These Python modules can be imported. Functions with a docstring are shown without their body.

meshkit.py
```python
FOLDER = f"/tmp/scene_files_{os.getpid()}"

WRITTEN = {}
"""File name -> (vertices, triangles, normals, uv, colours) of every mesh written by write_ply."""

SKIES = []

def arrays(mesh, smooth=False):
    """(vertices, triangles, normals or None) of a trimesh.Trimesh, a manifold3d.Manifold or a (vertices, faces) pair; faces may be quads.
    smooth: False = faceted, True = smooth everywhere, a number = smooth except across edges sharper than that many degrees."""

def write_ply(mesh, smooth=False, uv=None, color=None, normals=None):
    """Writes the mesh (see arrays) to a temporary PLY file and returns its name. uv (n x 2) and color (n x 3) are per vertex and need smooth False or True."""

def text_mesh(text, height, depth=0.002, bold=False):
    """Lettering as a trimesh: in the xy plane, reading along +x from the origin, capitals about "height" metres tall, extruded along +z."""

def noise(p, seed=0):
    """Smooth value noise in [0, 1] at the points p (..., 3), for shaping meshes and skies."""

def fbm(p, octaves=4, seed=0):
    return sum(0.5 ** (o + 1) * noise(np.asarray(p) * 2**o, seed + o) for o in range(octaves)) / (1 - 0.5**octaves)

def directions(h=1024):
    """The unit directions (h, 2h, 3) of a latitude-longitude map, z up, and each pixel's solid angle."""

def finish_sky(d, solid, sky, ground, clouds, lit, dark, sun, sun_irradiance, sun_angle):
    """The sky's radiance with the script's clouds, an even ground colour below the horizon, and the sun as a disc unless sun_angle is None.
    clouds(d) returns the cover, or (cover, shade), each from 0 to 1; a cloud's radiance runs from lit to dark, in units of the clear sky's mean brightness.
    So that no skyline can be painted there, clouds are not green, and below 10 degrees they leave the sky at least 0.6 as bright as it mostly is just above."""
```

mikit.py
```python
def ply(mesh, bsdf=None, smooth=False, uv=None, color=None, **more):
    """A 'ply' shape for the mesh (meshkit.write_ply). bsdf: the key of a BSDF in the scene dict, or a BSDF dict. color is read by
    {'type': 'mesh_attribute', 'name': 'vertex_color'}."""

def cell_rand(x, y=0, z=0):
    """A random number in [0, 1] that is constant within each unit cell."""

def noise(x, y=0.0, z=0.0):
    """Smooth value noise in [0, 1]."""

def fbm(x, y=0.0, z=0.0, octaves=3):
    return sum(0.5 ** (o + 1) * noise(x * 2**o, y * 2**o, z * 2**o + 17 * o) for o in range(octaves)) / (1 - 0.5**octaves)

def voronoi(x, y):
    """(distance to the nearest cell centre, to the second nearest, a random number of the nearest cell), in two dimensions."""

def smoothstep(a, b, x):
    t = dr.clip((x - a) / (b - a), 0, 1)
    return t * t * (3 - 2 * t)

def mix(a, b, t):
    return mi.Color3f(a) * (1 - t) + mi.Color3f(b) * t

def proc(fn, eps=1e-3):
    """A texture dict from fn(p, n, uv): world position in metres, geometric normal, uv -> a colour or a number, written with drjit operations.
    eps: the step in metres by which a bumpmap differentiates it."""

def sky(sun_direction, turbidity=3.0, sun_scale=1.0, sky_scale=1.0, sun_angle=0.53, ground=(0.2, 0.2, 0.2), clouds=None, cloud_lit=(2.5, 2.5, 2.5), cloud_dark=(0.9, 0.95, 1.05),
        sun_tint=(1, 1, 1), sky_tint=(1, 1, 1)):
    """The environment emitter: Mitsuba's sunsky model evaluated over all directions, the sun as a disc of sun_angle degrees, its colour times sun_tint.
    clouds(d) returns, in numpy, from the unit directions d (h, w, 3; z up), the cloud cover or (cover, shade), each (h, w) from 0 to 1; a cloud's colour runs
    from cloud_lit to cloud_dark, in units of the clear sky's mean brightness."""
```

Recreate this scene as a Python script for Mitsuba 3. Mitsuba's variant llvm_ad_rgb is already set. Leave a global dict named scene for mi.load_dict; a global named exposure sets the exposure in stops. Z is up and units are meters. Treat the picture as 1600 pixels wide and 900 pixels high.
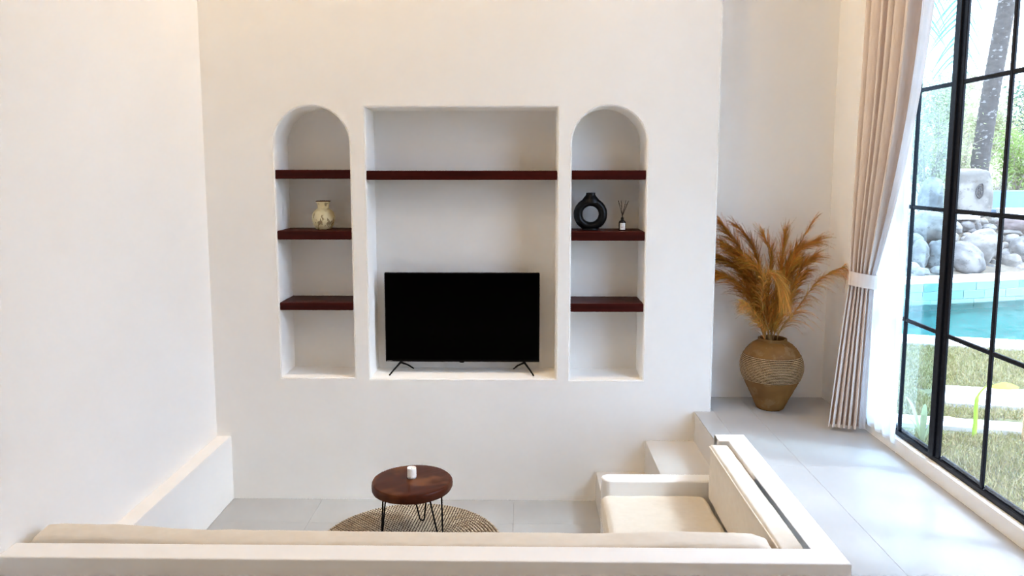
import math, random
import numpy as np
import trimesh
import shapely.geometry as sg
import drjit as dr
import mitsuba as mi
import mikit, meshkit
from mikit import proc, noise, fbm, smoothstep, mix, voronoi, cell_rand
from trimesh.transformations import rotation_matrix
T = mi.ScalarTransform4f

scene, labels = {'type': 'scene'}, {}
# ------------------------------------------------------------------ camera, sky, light, exposure
exposure = 4.93
F, CX, CY, XH, YH = 1188.0, 800.0, 404.0, 819.0, 266.0
EYE = np.array([0, -4.55, 1.473])
pitch = math.atan((CY - YH) / F)
yaw = math.atan((XH - CX) / F * math.cos(pitch))
FWD = np.array([-math.sin(yaw) * math.cos(pitch), math.cos(yaw) * math.cos(pitch), -math.sin(pitch)])
scene['camera'] = {'type': 'perspective', 'fov': math.degrees(2 * math.atan(800 / F)), 'fov_axis': 'x',
                   'principal_point_offset_y': (450 - CY) / 900.0, 'near_clip': 0.05, 'far_clip': 2000.0,
                   'to_world': T().look_at(origin=EYE.tolist(), target=(EYE + FWD).tolist(), up=[0, 0, 1])}


def cloud_cover(d):
    n = meshkit.fbm(d * np.array([3.0, 3.0, 6.0]), 4, 5)
    return np.clip(0.55 + 0.9 * n, 0, 1), np.clip(1.6 * (n - 0.5), 0, 0.5)


SKY = 1.0
scene['sky'] = mikit.sky((0.59, -0.224, 0.777), turbidity=4.0, sun_scale=0.085, sky_scale=1.0, sun_angle=11.0, sun_tint=(0.68, 0.95, 1.38), ground=(0.3, 0.3, 0.27),
                         clouds=cloud_cover, cloud_lit=(1.66, 2.15, 2.95), cloud_dark=(1.25, 1.62, 2.22))
LAMP = np.array([1.0, 0.76, 0.48]) * 25.0      # radiance of the recessed ceiling lamps


# ------------------------------------------------------------------ helpers
RGT = np.array([math.cos(yaw), math.sin(yaw), 0.0])
UPV = np.cross(RGT, FWD)


def at_y(px, py, Y):
    """the place at depth Y that was measured at (px, py) in the photograph"""
    d = FWD + RGT * (px - CX) / F + UPV * (CY - py) / F
    return EYE + d * (Y - EYE[1]) / d[1]


def key_for(name):
    if name not in labels and name not in scene and not any(k.startswith(name + '__') for k in scene):
        return name
    i = 1
    while True:
        k = '%s_%03d' % (name, i)
        if k not in labels and k not in scene and not any(q.startswith(k + '__') for q in scene):
            return k
        i += 1


def thing(name, label, cat, group=None):
    k = key_for(name)
    labels[k] = {'label': label, 'category': cat}
    if group: labels[k]['group'] = group
    return k


def part(parent, name, mesh, mat, smooth=False, label=None, kind=None, **kw):
    base = parent + '__' + name
    k, i = base, 0
    while k in scene:
        i += 1
        k = '%s_%03d' % (base, i)
    scene[k] = mesh if isinstance(mesh, dict) else mikit.ply(mesh, mat, smooth, **kw)
    if label or kind:
        labels[k] = {}
        if label: labels[k]['label'] = label
        if kind: labels[k]['kind'] = kind
    return k


def single(name, mesh, mat, label, cat, group=None, smooth=False, **kw):
    k = thing(name, label, cat, group)
    scene[k] = mesh if isinstance(mesh, dict) else mikit.ply(mesh, mat, smooth, **kw)
    return k


def struct(name, mesh, mat, label=None, smooth=False):
    scene[name] = mikit.ply(mesh, mat, smooth)
    labels[name] = {'kind': 'structure'}
    if label: labels[name]['label'] = label
    return name


def moved(d, m):
    return {**d, 'to_world': m}


def cat(*ms):
    return trimesh.util.concatenate([m for m in ms])


def box(x0, x1, y0, y1, z0, z1):
    m = trimesh.creation.box((x1 - x0, y1 - y0, z1 - z0))
    m.apply_translation(((x0 + x1) / 2, (y0 + y1) / 2, (z0 + z1) / 2))
    return m


def bbox(x0, x1, y0, y1, z0, z1, r=0.004):
    """box with chamfered edges"""
    pts = []
    for sx in (0, 1):
        for sy in (0, 1):
            for sz in (0, 1):
                p = np.array([(x0, x1)[sx], (y0, y1)[sy], (z0, z1)[sz]])
                s = np.array([1 - 2 * sx, 1 - 2 * sy, 1 - 2 * sz]) * r
                for a in range(3):
                    q = p + s
                    q[a] = p[a]
                    pts.append(q)
    return trimesh.convex.convex_hull(np.array(pts))


def mitre(ring, d):
    """ring (n,2) counter-clockwise, moved inwards by d at every vertex"""
    a, b, c = np.roll(ring, 1, 0), ring, np.roll(ring, -1, 0)
    def nrm(p, q):
        t = q - p
        n = np.stack([-t[:, 1], t[:, 0]], 1)
        return n / np.linalg.norm(n, axis=1, keepdims=True)
    n1, n2 = nrm(a, b), nrm(b, c)
    m = n1 + n2
    m /= np.maximum((m * n2).sum(1, keepdims=True), 1e-6)
    return ring + m * d


def tri_poly(poly):
    v, f = trimesh.creation.triangulate_polygon(poly, engine='earcut')
    return np.asarray(v), np.asarray(f)


def strip(r0, r1, flip=False):
    n = len(r0)
    v = np.vstack([r0, r1])
    i = np.arange(n)
    j = (i + 1) % n
    f = np.vstack([np.stack([i, j, n + j], 1), np.stack([i, n + j, n + i], 1)])
    return trimesh.Trimesh(v, f[:, ::-1] if flip else f, process=False)


def prism(ring, z0, z1, r=0.006, steps=3):
    """extruded ring (x,y ccw) with a rounded top edge"""
    ring = np.asarray(ring, float)
    L = lambda rr, z: np.c_[rr, np.full(len(rr), z)]
    out = [strip(L(ring, z0), L(ring, z1 - r))]
    prev = L(ring, z1 - r)
    for k in range(1, steps + 1):
        a = math.pi / 2 * k / steps
        cur = L(mitre(ring, r * (1 - math.cos(a))), z1 - r + r * math.sin(a))
        out.append(strip(prev, cur))
        prev = cur
    v, f = tri_poly(sg.Polygon(prev[:, :2]))
    out.append(trimesh.Trimesh(np.c_[v, np.full(len(v), z1)], f, process=False))
    v, f = tri_poly(sg.Polygon(ring))
    out.append(trimesh.Trimesh(np.c_[v, np.full(len(v), z0)], f[:, ::-1], process=False))
    m = cat(*out)
    m.merge_vertices()
    trimesh.repair.fix_normals(m)
    return m


def lathe(profile, n=64, rfun=None):
    """profile [(r,z)...] from bottom to top about z"""
    prof = np.asarray(profile, float)
    a = np.linspace(0, 2 * math.pi, n, endpoint=False)
    k = np.ones(n) if rfun is None else rfun(a)
    v = np.stack([np.outer(prof[:, 0], np.cos(a) * k), np.outer(prof[:, 0], np.sin(a) * k), np.repeat(prof[:, 1:2], n, 1)], -1)
    P = len(prof)
    i, j = np.meshgrid(np.arange(P - 1), np.arange(n), indexing='ij')
    i, j = i.ravel(), j.ravel()
    j2 = (j + 1) % n
    f = np.vstack([np.stack([i * n + j, i * n + j2, (i + 1) * n + j2], 1), np.stack([i * n + j, (i + 1) * n + j2, (i + 1) * n + j], 1)])
    m = trimesh.Trimesh(v.reshape(-1, 3), f, process=False)
    m.merge_vertices()
    m.update_faces(m.nondegenerate_faces())
    return m


def catmull(pts, n):
    p = np.asarray(pts, float)
    p = np.vstack([2 * p[0] - p[1], p, 2 * p[-1] - p[-2]])
    t = np.linspace(0, len(p) - 3 - 1e-9, n)
    i = t.astype(int)
    u = (t - i)[:, None]
    a, b, c, d = p[i], p[i + 1], p[i + 2], p[i + 3]
    return 0.5 * (2 * b + (c - a) * u + (2 * a - 5 * b + 4 * c - d) * u ** 2 + (3 * b - a - 3 * c + d) * u ** 3)


def tube(path, r, n=8, closed=False, caps=True):
    path = np.asarray(path, float)
    N = len(path)
    r = np.broadcast_to(np.asarray(r, float), (N,))
    tan = np.gradient(path, axis=0)
    if closed: tan = np.roll(path, -1, 0) - np.roll(path, 1, 0)
    tan /= np.linalg.norm(tan, axis=1, keepdims=True) + 1e-12
    u = np.cross(tan[0], [0.0, 0.0, 1.0])
    if np.linalg.norm(u) < 1e-3: u = np.cross(tan[0], [1.0, 0, 0])
    us = []
    for t in tan:
        u = u - t * (u @ t)
        u = u / (np.linalg.norm(u) + 1e-12)
        us.append(u)
    us = np.array(us)
    ws = np.cross(tan, us)
    a = np.linspace(0, 2 * math.pi, n, endpoint=False)
    v = path[:, None] + r[:, None, None] * (us[:, None] * np.cos(a)[None, :, None] + ws[:, None] * np.sin(a)[None, :, None])
    M = N if closed else N - 1
    i, j = np.meshgrid(np.arange(M), np.arange(n), indexing='ij')
    i, j = i.ravel(), j.ravel()
    i2, j2 = (i + 1) % N, (j + 1) % n
    f = np.vstack([np.stack([i * n + j, i * n + j2, i2 * n + j2], 1), np.stack([i * n + j, i2 * n + j2, i2 * n + j], 1)])
    v = v.reshape(-1, 3)
    if caps and not closed:
        v = np.vstack([v, path[0], path[-1]])
        q = np.arange(n)
        f = np.vstack([f, np.stack([np.full(n, N * n), (q + 1) % n, q], 1), np.stack([np.full(n, N * n + 1), (N - 1) * n + q, (N - 1) * n + (q + 1) % n], 1)])
    return trimesh.Trimesh(v, f, process=False)


def cushion(x0, x1, y0, y1, z0, z1, r=0.03, puff=(0, 0, 0.015), seed=0, wob=0.004, n=14):
    """soft rounded box; puff: bulge of the x, y and z faces"""
    lo, hi = np.array([x0, y0, z0]), np.array([x1, y1, z1])
    size = hi - lo
    m = trimesh.creation.box((2, 2, 2))
    for _ in range(5): m = m.subdivide()
    p = np.array(m.vertices)
    # denser towards the edges
    q = np.sign(p) * np.abs(p) ** 0.75
    half = size / 2
    w = q * half
    inner = np.maximum(half - r, 1e-4)
    c = np.clip(w, -inner, inner)
    d = w - c
    L = np.linalg.norm(d, axis=1, keepdims=True)
    w = np.where(L > 1e-9, c + d / np.maximum(L, 1e-9) * np.minimum(r, L * 1.5), w)
    for a in range(3):
        b, e = [k for k in range(3) if k != a]
        w[:, a] += np.sign(q[:, a]) * puff[a] * (np.abs(q[:, a]) > 0.5) * (1 - q[:, b] ** 2) ** 0.6 * (1 - q[:, e] ** 2) ** 0.6
    w = w + (lo + hi) / 2
    nn = np.stack([meshkit.fbm(w * 7.0, 3, seed + k) - 0.5 for k in range(3)], -1)
    w = w + nn * wob * 2
    m.vertices = w
    return m


def grid_mesh(V):
    """V (a,b,3) -> mesh"""
    a, b = V.shape[:2]
    i, j = np.meshgrid(np.arange(a - 1), np.arange(b - 1), indexing='ij')
    i, j = i.ravel(), j.ravel()
    f = np.vstack([np.stack([i * b + j, (i + 1) * b + j, (i + 1) * b + j + 1], 1), np.stack([i * b + j, (i + 1) * b + j + 1, i * b + j + 1], 1)])
    return trimesh.Trimesh(V.reshape(-1, 3), f, process=False)


def ribbons(paths, w0, w1, rng):
    """thin flat ribbons along paths (k, s, 3), width w0 at the root to w1 at the tip"""
    k, s, _ = paths.shape
    t = np.gradient(paths, axis=1)
    t /= np.linalg.norm(t, axis=2, keepdims=True) + 1e-12
    rv = rng.normal(size=(k, 1, 3))
    side = np.cross(t, rv)
    side /= np.linalg.norm(side, axis=2, keepdims=True) + 1e-12
    w = np.linspace(w0, w1, s)[None, :, None] / 2
    v = np.stack([paths - side * w, paths + side * w], 2).reshape(-1, 3)
    base = (np.arange(k) * s * 2)[:, None] + (np.arange(s - 1) * 2)[None]
    b = base.ravel()
    f = np.vstack([np.stack([b, b + 1, b + 3], 1), np.stack([b, b + 3, b + 2], 1)])
    return trimesh.Trimesh(v, f, process=False)


# ------------------------------------------------------------------ materials
def rgb(r, g, b): return {'type': 'rgb', 'value': [r, g, b]}


def mat(name, d, two=True):
    scene[name] = {'type': 'twosided', 'bsdf': d} if two else d


def pri(color, rough=0.5, **k):
    return {'type': 'principled', 'base_color': color if isinstance(color, dict) else rgb(*color), 'roughness': rough, **k}


mat('m_plaster', {'type': 'bumpmap', 'bump': proc(lambda p, n, uv: fbm(p.x * 9, p.y * 9, p.z * 9, 3) * 0.0007 + fbm(p.x * 55, p.y * 55, p.z * 55, 2) * 0.0001),
    'bsdf': pri(proc(lambda p, n, uv: mix((0.808, 0.788, 0.752), (0.835, 0.818, 0.785), fbm(p.x * 2.1, p.y * 2.1, p.z * 2.1, 4))), 0.75, specular=0.3)})
mat('m_paint', pri((0.755, 0.755, 0.75), 0.5, specular=0.4))
mat('m_tile', pri(proc(lambda p, n, uv: mix((0.35, 0.346, 0.342), (0.40, 0.396, 0.392), fbm(p.x * 3, p.y * 3, p.z * 3, 4))), 0.28, specular=0.5))
mat('m_ceiling_wood', pri(proc(lambda p, n, uv: mix((0.36, 0.27, 0.18), (0.48, 0.38, 0.27), fbm(p.x * 30, p.y * 2, 0.0, 3))), 0.6))
mat('m_rear_wood', pri((0.15, 0.145, 0.14), 0.6))
mat('m_grout', pri((0.36, 0.35, 0.34), 0.8))
mat('m_step', pri(proc(lambda p, n, uv: mix((0.50, 0.475, 0.445), (0.57, 0.545, 0.515), fbm(p.x * 3, p.y * 3, p.z * 3, 4))), 0.35, specular=0.5))


def wood_fn(p, n, uv):
    g = fbm(p.x * 3.0, p.y * 42, p.z * 42, 4)
    ring = dr.sin((p.y + 0.06 * fbm(p.x * 2.5, p.y * 6, p.z * 6, 3)) * 190) * 0.5 + 0.5
    c = mix((0.013, 0.0010, 0.0008), (0.055, 0.0045, 0.0028), g)
    return mix(c, (0.06, 0.010, 0.005), ring * g * 0.35)


def wood2_fn(p, n, uv):
    g = fbm(p.x * 5 + p.y * 3, p.y * 30 - p.x * 18, p.z * 20, 4)
    k = smoothstep(0.45, 0.75, fbm(p.x * 7, p.y * 7, 3.0, 3))
    c = mix((0.020, 0.0035, 0.0014), (0.070, 0.0145, 0.0040), g)
    return mix(c, (0.16, 0.052, 0.011), k * 0.6)


mat('m_shelf_wood', pri(proc(wood_fn), 0.45, specular=0.09, clearcoat=0.05, clearcoat_gloss=0.8))
mat('m_table_wood', pri(proc(wood2_fn), 0.36, specular=0.12, clearcoat=0.08, clearcoat_gloss=0.85))
mat('m_black_metal', pri((0.0016, 0.0018, 0.002), 0.45, specular=0.1))
mat('m_frame', pri((0.003, 0.0035, 0.007), 0.42, specular=0.22))
mat('m_screen', pri((0.0002, 0.0002, 0.00025), 0.16, specular=0.03))
mat('m_bezel', pri((0.0015, 0.0015, 0.0018), 0.35, specular=0.12))
mat('m_silver', pri((0.55, 0.55, 0.56), 0.35, metallic=0.8))
mat('m_black_ceramic', pri((0.0022, 0.0026, 0.0034), 0.33, specular=0.22))
mat('m_amber', pri((0.004, 0.0016, 0.001), 0.15, specular=0.3))
mat('m_reed', pri((0.018, 0.006, 0.004), 0.7))
mat('m_paper', pri((0.80, 0.77, 0.73), 0.7))
mat('m_print', pri((0.30, 0.08, 0.06), 0.7))
mat('m_white_ceramic', pri((0.82, 0.79, 0.76), 0.35, specular=0.5))
mat('m_wax', pri((0.85, 0.82, 0.74), 0.5))
mat('m_wick', pri((0.03, 0.025, 0.02), 0.8))
mat('m_cream_glaze', pri(proc(lambda p, n, uv: mix(mix((0.66, 0.56, 0.30), (0.78, 0.71, 0.50), fbm(p.x * 22, p.y * 22, p.z * 12, 3)), (0.20, 0.13, 0.05),
    smoothstep(0.60, 0.72, fbm(p.x * 60 + 4, p.y * 60, p.z * 26, 3)) * 0.8)), 0.45, specular=0.4))
mat('m_rim_brown', pri((0.07, 0.03, 0.015), 0.5))
mat('m_clay', pri(proc(lambda p, n, uv: mix(mix((0.11, 0.047, 0.009), (0.25, 0.125, 0.030), fbm(p.x * 9, p.y * 9, p.z * 9, 4)), (0.24, 0.16, 0.08),
    smoothstep(0.56, 0.74, fbm(p.x * 24 + 7, p.y * 24, p.z * 16, 4)) * 0.6)), 0.55, specular=0.35))
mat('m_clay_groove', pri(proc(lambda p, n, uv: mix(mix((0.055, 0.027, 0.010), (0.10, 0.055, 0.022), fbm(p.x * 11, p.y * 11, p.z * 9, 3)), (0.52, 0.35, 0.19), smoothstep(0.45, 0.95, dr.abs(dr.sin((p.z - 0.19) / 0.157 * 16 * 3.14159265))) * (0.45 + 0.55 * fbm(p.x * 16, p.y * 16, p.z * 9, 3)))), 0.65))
mat('m_fabric', pri(proc(lambda p, n, uv: mix((0.58, 0.53, 0.455), (0.64, 0.595, 0.525), fbm(p.x * 30, p.y * 30, p.z * 30, 3))), 0.85, sheen=0.3, specular=0.2))
mat('m_piping', pri((0.66, 0.60, 0.52), 0.85))
scene['m_drape'] = {'type': 'principledthin', 'base_color': proc(lambda p, n, uv: mix((0.69, 0.585, 0.52), (0.76, 0.665, 0.61), fbm(p.x * 80, p.y * 80, p.z * 8, 3))), 'roughness': 0.85, 'diff_trans': 0.08, 'eta': 1.2}
scene['m_drape_backlit'] = {'type': 'principledthin', 'base_color': rgb(0.66, 0.64, 0.66), 'roughness': 0.85, 'diff_trans': 0.5, 'eta': 1.2}  # outer fold of the drape; backlight from the window put into its paler colour
scene['m_sheer'] = {'type': 'principledthin', 'base_color': rgb(0.9, 0.92, 0.95), 'roughness': 0.8, 'diff_trans': 1.0, 'eta': 1.3}
PL = [(0.40, 0.155, 0.022), (0.56, 0.26, 0.045), (0.68, 0.38, 0.10)]
if True:
    scene['m_plume'] = {'type': 'principledthin', 'base_color': {'type': 'mesh_attribute', 'name': 'vertex_color'}, 'roughness': 0.7, 'diff_trans': 0.5, 'eta': 1.3}
mat('m_stem', pri((0.36, 0.22, 0.085), 0.7))
def rope_fn(p, n, uv):
    dx, dy = p.x + 0.625, p.y + 0.600
    r = dr.sqrt(dx * dx + dy * dy)
    ring = dr.floor(r / 0.0190)
    st_ = dr.atan2(dy, dx) * (ring + 0.5) * 0.0190 / 0.0172 + ring * 0.37
    v = dr.abs(dr.sin(st_ * 3.14159265))
    c = mix((0.34, 0.25, 0.165), (0.62, 0.52, 0.39), fbm(p.x * 22, p.y * 22, 0.0, 3))
    return mix((0.060, 0.032, 0.016), c, smoothstep(0.35, 0.70, v + 0.25 * (fbm(p.x * 60, p.y * 60, 1.0, 2) - 0.5)) * (1 - smoothstep(0.30, 0.40, dr.abs(r / 0.0190 - ring - 0.5))))


mat('m_rope', pri(proc(rope_fn), 0.8))
# outdoors
mat('m_lawn', pri(proc(lambda p, n, uv: mix(mix((0.085, 0.095, 0.035), (0.145, 0.135, 0.07), fbm(p.x * 3, p.y * 3, 0.0, 4)), (0.055, 0.045, 0.027), smoothstep(0.58, 0.75, fbm(p.x * 14, p.y * 14, 2.0, 3)) * 0.7)), 0.9))
for q, c in enumerate([(0.19, 0.185, 0.055), (0.28, 0.245, 0.10), (0.33, 0.27, 0.14)]):
    mat('m_grass_%d' % q, pri(c, 0.8))
mat('m_slab', pri(proc(lambda p, n, uv: mix((0.44, 0.43, 0.41), (0.56, 0.55, 0.53), fbm(p.x * 6, p.y * 6, p.z * 6, 3))), 0.8))
for q, (a, b, c) in enumerate([((0.10, 0.096, 0.09), (0.215, 0.205, 0.19), (0.08, 0.07, 0.06)), ((0.13, 0.12, 0.105), (0.25, 0.23, 0.205), (0.11, 0.09, 0.07)), ((0.11, 0.085, 0.078), (0.20, 0.155, 0.148), (0.06, 0.05, 0.045))]):
    mat('m_rock_%d' % q, pri(proc((lambda a, b, c: lambda p, n, uv: mix(mix(a, b, smoothstep(0.3, 0.7, fbm(p.x * 5, p.y * 5, p.z * 5, 4))), c, smoothstep(0.62, 0.8, fbm(p.x * 17, p.y * 17, p.z * 17, 3)) * 0.6))(a, b, c)), 0.85))
mat('m_earth', pri(proc(lambda p, n, uv: mix((0.10, 0.085, 0.065), (0.22, 0.19, 0.14), fbm(p.x * 4, p.y * 4, p.z * 4, 4))), 0.95))
mat('m_meadow', pri(proc(lambda p, n, uv: mix((0.22, 0.235, 0.12), (0.35, 0.315, 0.21), fbm(p.x * 0.9, p.y * 0.9, p.z * 0.9, 5))), 0.95))
mat('m_hill', pri(proc(lambda p, n, uv: mix((0.05, 0.11, 0.05), (0.13, 0.20, 0.09), fbm(p.x * 0.15, p.y * 0.15, p.z * 0.3, 5))), 0.95))
mat('m_pool', pri(proc(lambda p, n, uv: mix((0.002, 0.17, 0.15), (0.014, 0.27, 0.24), fbm(p.x * 2.2, p.y * 2.2, p.z * 2.2, 4))), 0.6))
for q, c in enumerate([(0.13, 0.27, 0.24), (0.17, 0.31, 0.28), (0.20, 0.33, 0.30)]):
    mat('m_pool_tile_%d' % q, pri(c, 0.4))
scene['m_water'] = {'type': 'bumpmap', 'bump': proc(lambda p, n, uv: fbm(p.x * 2.6 + 0.6 * p.y, p.y * 4.2, 0.0, 3) * 0.02), 'bsdf': {'type': 'dielectric', 'int_ior': 1.33, 'ext_ior': 1.0, 'specular_reflectance': rgb(0.6, 0.6, 0.6)}}
mat('m_bark', pri(proc(lambda p, n, uv: mix(mix((0.030, 0.027, 0.025), (0.085, 0.078, 0.073), fbm(p.x * 9, p.y * 9, p.z * 16, 4)), (0.22, 0.215, 0.205), smoothstep(0.62, 0.75, fbm(p.x * 13 + 3, p.y * 13, p.z * 18, 3)) * 0.8)), 0.9))
mat('m_twig', pri((0.27, 0.24, 0.20), 0.9))
for nm, c in dict(m_leaf_dark=(0.08, 0.17, 0.11), m_leaf_mid=(0.21, 0.30, 0.09), m_leaf_pale=(0.36, 0.38, 0.22), m_leaf_lime=(0.46, 0.66, 0.10), m_palm_leaf=(0.13, 0.28, 0.22)).items():
    scene[nm] = {'type': 'principledthin', 'base_color': rgb(*c), 'roughness': 0.5, 'diff_trans': 0.6, 'eta': 1.4}
mat('m_post', pri((0.52, 0.36, 0.20), 0.8))
mat('m_straw', pri((0.42, 0.33, 0.20), 0.9))
mat('m_ink', pri((0.05, 0.045, 0.045), 0.8))
scene['m_glass'] = {'type': 'thindielectric', 'int_ior': 1.5, 'ext_ior': 1.0}
scene['m_glass_blue'] = {'type': 'thindielectric', 'int_ior': 1.5, 'ext_ior': 1.0, 'specular_transmittance': rgb(0.72, 0.90, 0.98)}

# ------------------------------------------------------------------ the room
XL, XR, XW = -1.91, 1.945, 1.985          # left wall, right wall, window frame face
PIT, CEIL, BACK = -0.577, 4.6, -7.2
WT = 4.21                                 # top of the glazing
HP = 0.083                                # height of the parapet round the pit


def arch(x0, x1, z0, z1, n=40):
    r = (x1 - x0) / 2
    a = np.linspace(0, math.pi, n)
    pts = np.vstack([[[x0, z0], [x1, z0]], np.c_[(x0 + x1) / 2 + r * np.cos(a), z1 - r + r * np.sin(a)]])
    return pts[1:] if False else pts


def rect(x0, x1, z0, z1): return np.array([[x0, z0], [x1, z0], [x1, z1], [x0, z1]], float)


NL, NT, NR = (-1.489, -1.040, 0.204, 1.850), (-0.942, 0.197, 0.200, 1.841), (0.283, 0.724, 0.197, 1.848)
ND = 0.265


def niche_wall(rings, x0, x1, z0, z1, depth, r=0.010):
    """front face at y=0 with rounded openings, reveals and backs"""
    out = []
    Lr = lambda ring, y: np.c_[ring[:, 0], np.full(len(ring), y), ring[:, 1]]
    outer = np.array([[x0, z0], [x1 - r, z0], [x1 - r, z1], [x0, z1]])
    wide = [mitre(q, -r) for q in rings]
    v, f = tri_poly(sg.Polygon(outer, [w for w in wide]))
    out.append(trimesh.Trimesh(np.c_[v[:, 0], np.zeros(len(v)), v[:, 1]], f, process=False))
    for q in rings:
        prev = Lr(mitre(q, -r), 0.0)
        for k in range(1, 4):
            a = math.pi / 2 * k / 3
            cur = Lr(mitre(q, -r + r * math.sin(a)), r * (1 - math.cos(a)))
            out.append(strip(prev, cur, True)); prev = cur
        cur = Lr(q, depth)
        out.append(strip(prev, cur, True))
        v, f = tri_poly(sg.Polygon(q))
        out.append(trimesh.Trimesh(np.c_[v[:, 0], np.full(len(v), depth), v[:, 1]], f, process=False))
    a = np.linspace(0, math.pi / 2, 4)
    c = np.c_[x1 - r + r * np.sin(a), r - r * np.cos(a)]
    V = np.stack([np.c_[c, np.full(4, z)] for z in (z0, z1)], 0)
    out.append(grid_mesh(V))
    out.append(grid_mesh(np.array([[[x1, r, z0], [x1, 0.45, z0]], [[x1, r, z1], [x1, 0.45, z1]]])))
    out.append(box(x0, x1 - 0.001, depth + 0.03, 0.45, z0, z1))
    return cat(*out)


struct('wall_back', niche_wall([arch(*NL), rect(*NT), arch(*NR)], XL - 0.05, 1.15, PIT - 0.1, CEIL, ND), 'm_plaster',
       'cream plaster back wall with two arched niches and one square niche', smooth=30)
struct('wall_left', box(XL - 0.2, XL, BACK, 0.45, PIT - 0.1, CEIL), 'm_plaster', 'plain cream plaster wall on the left')
struct('wall_alcove', box(1.14, 2.25, 0.31, 0.45, -0.3, CEIL), 'm_plaster', 'back of the recess behind the clay vase')
YE = -2.115
YO = -0.29                               # edge of the window opening
struct('wall_right', cat(box(XR, 2.03, YO, 0.40, -0.3, CEIL), box(XR, 2.03, BACK, YE, -0.3, CEIL), box(XR, 2.03, YE, YO, WT + 0.04, CEIL), box(1.955, 2.06, BACK, YO, -0.3, 0.072)), 'm_plaster',
       'window wall with a low sill kerb under the black frame')
struct('wall_rear', box(XL, 2.12, BACK - 0.15, BACK, -0.3, CEIL), 'm_rear_wood')
struct('ceiling', box(XL - 0.2, 2.2, BACK, 0.45, CEIL, CEIL + 0.12), 'm_ceiling_wood')

# upper floor: slab with thin tiles on it
GAP = 0.0004
zt = 0.0
slab = cat(box(1.16, 1.955, BACK, 0.31, -0.14, -0.004), box(1.06, 1.161, -0.64, 0.31, -0.14, -0.004), box(XL, 1.161, BACK, -1.965, -0.14, -0.004))
struct('floor', slab, 'm_grout', 'upper floor of pale grey tiles')


def tile_piece(holder, x0, x1, y0, y1, z, m='m_tile'):
    if x1 - x0 < 0.03 or y1 - y0 < 0.03: return
    part(holder, 'tile', bbox(x0 + GAP, x1 - GAP, y0 + GAP, y1 - GAP, z - 0.008, z, 0.0007), m)


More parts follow.
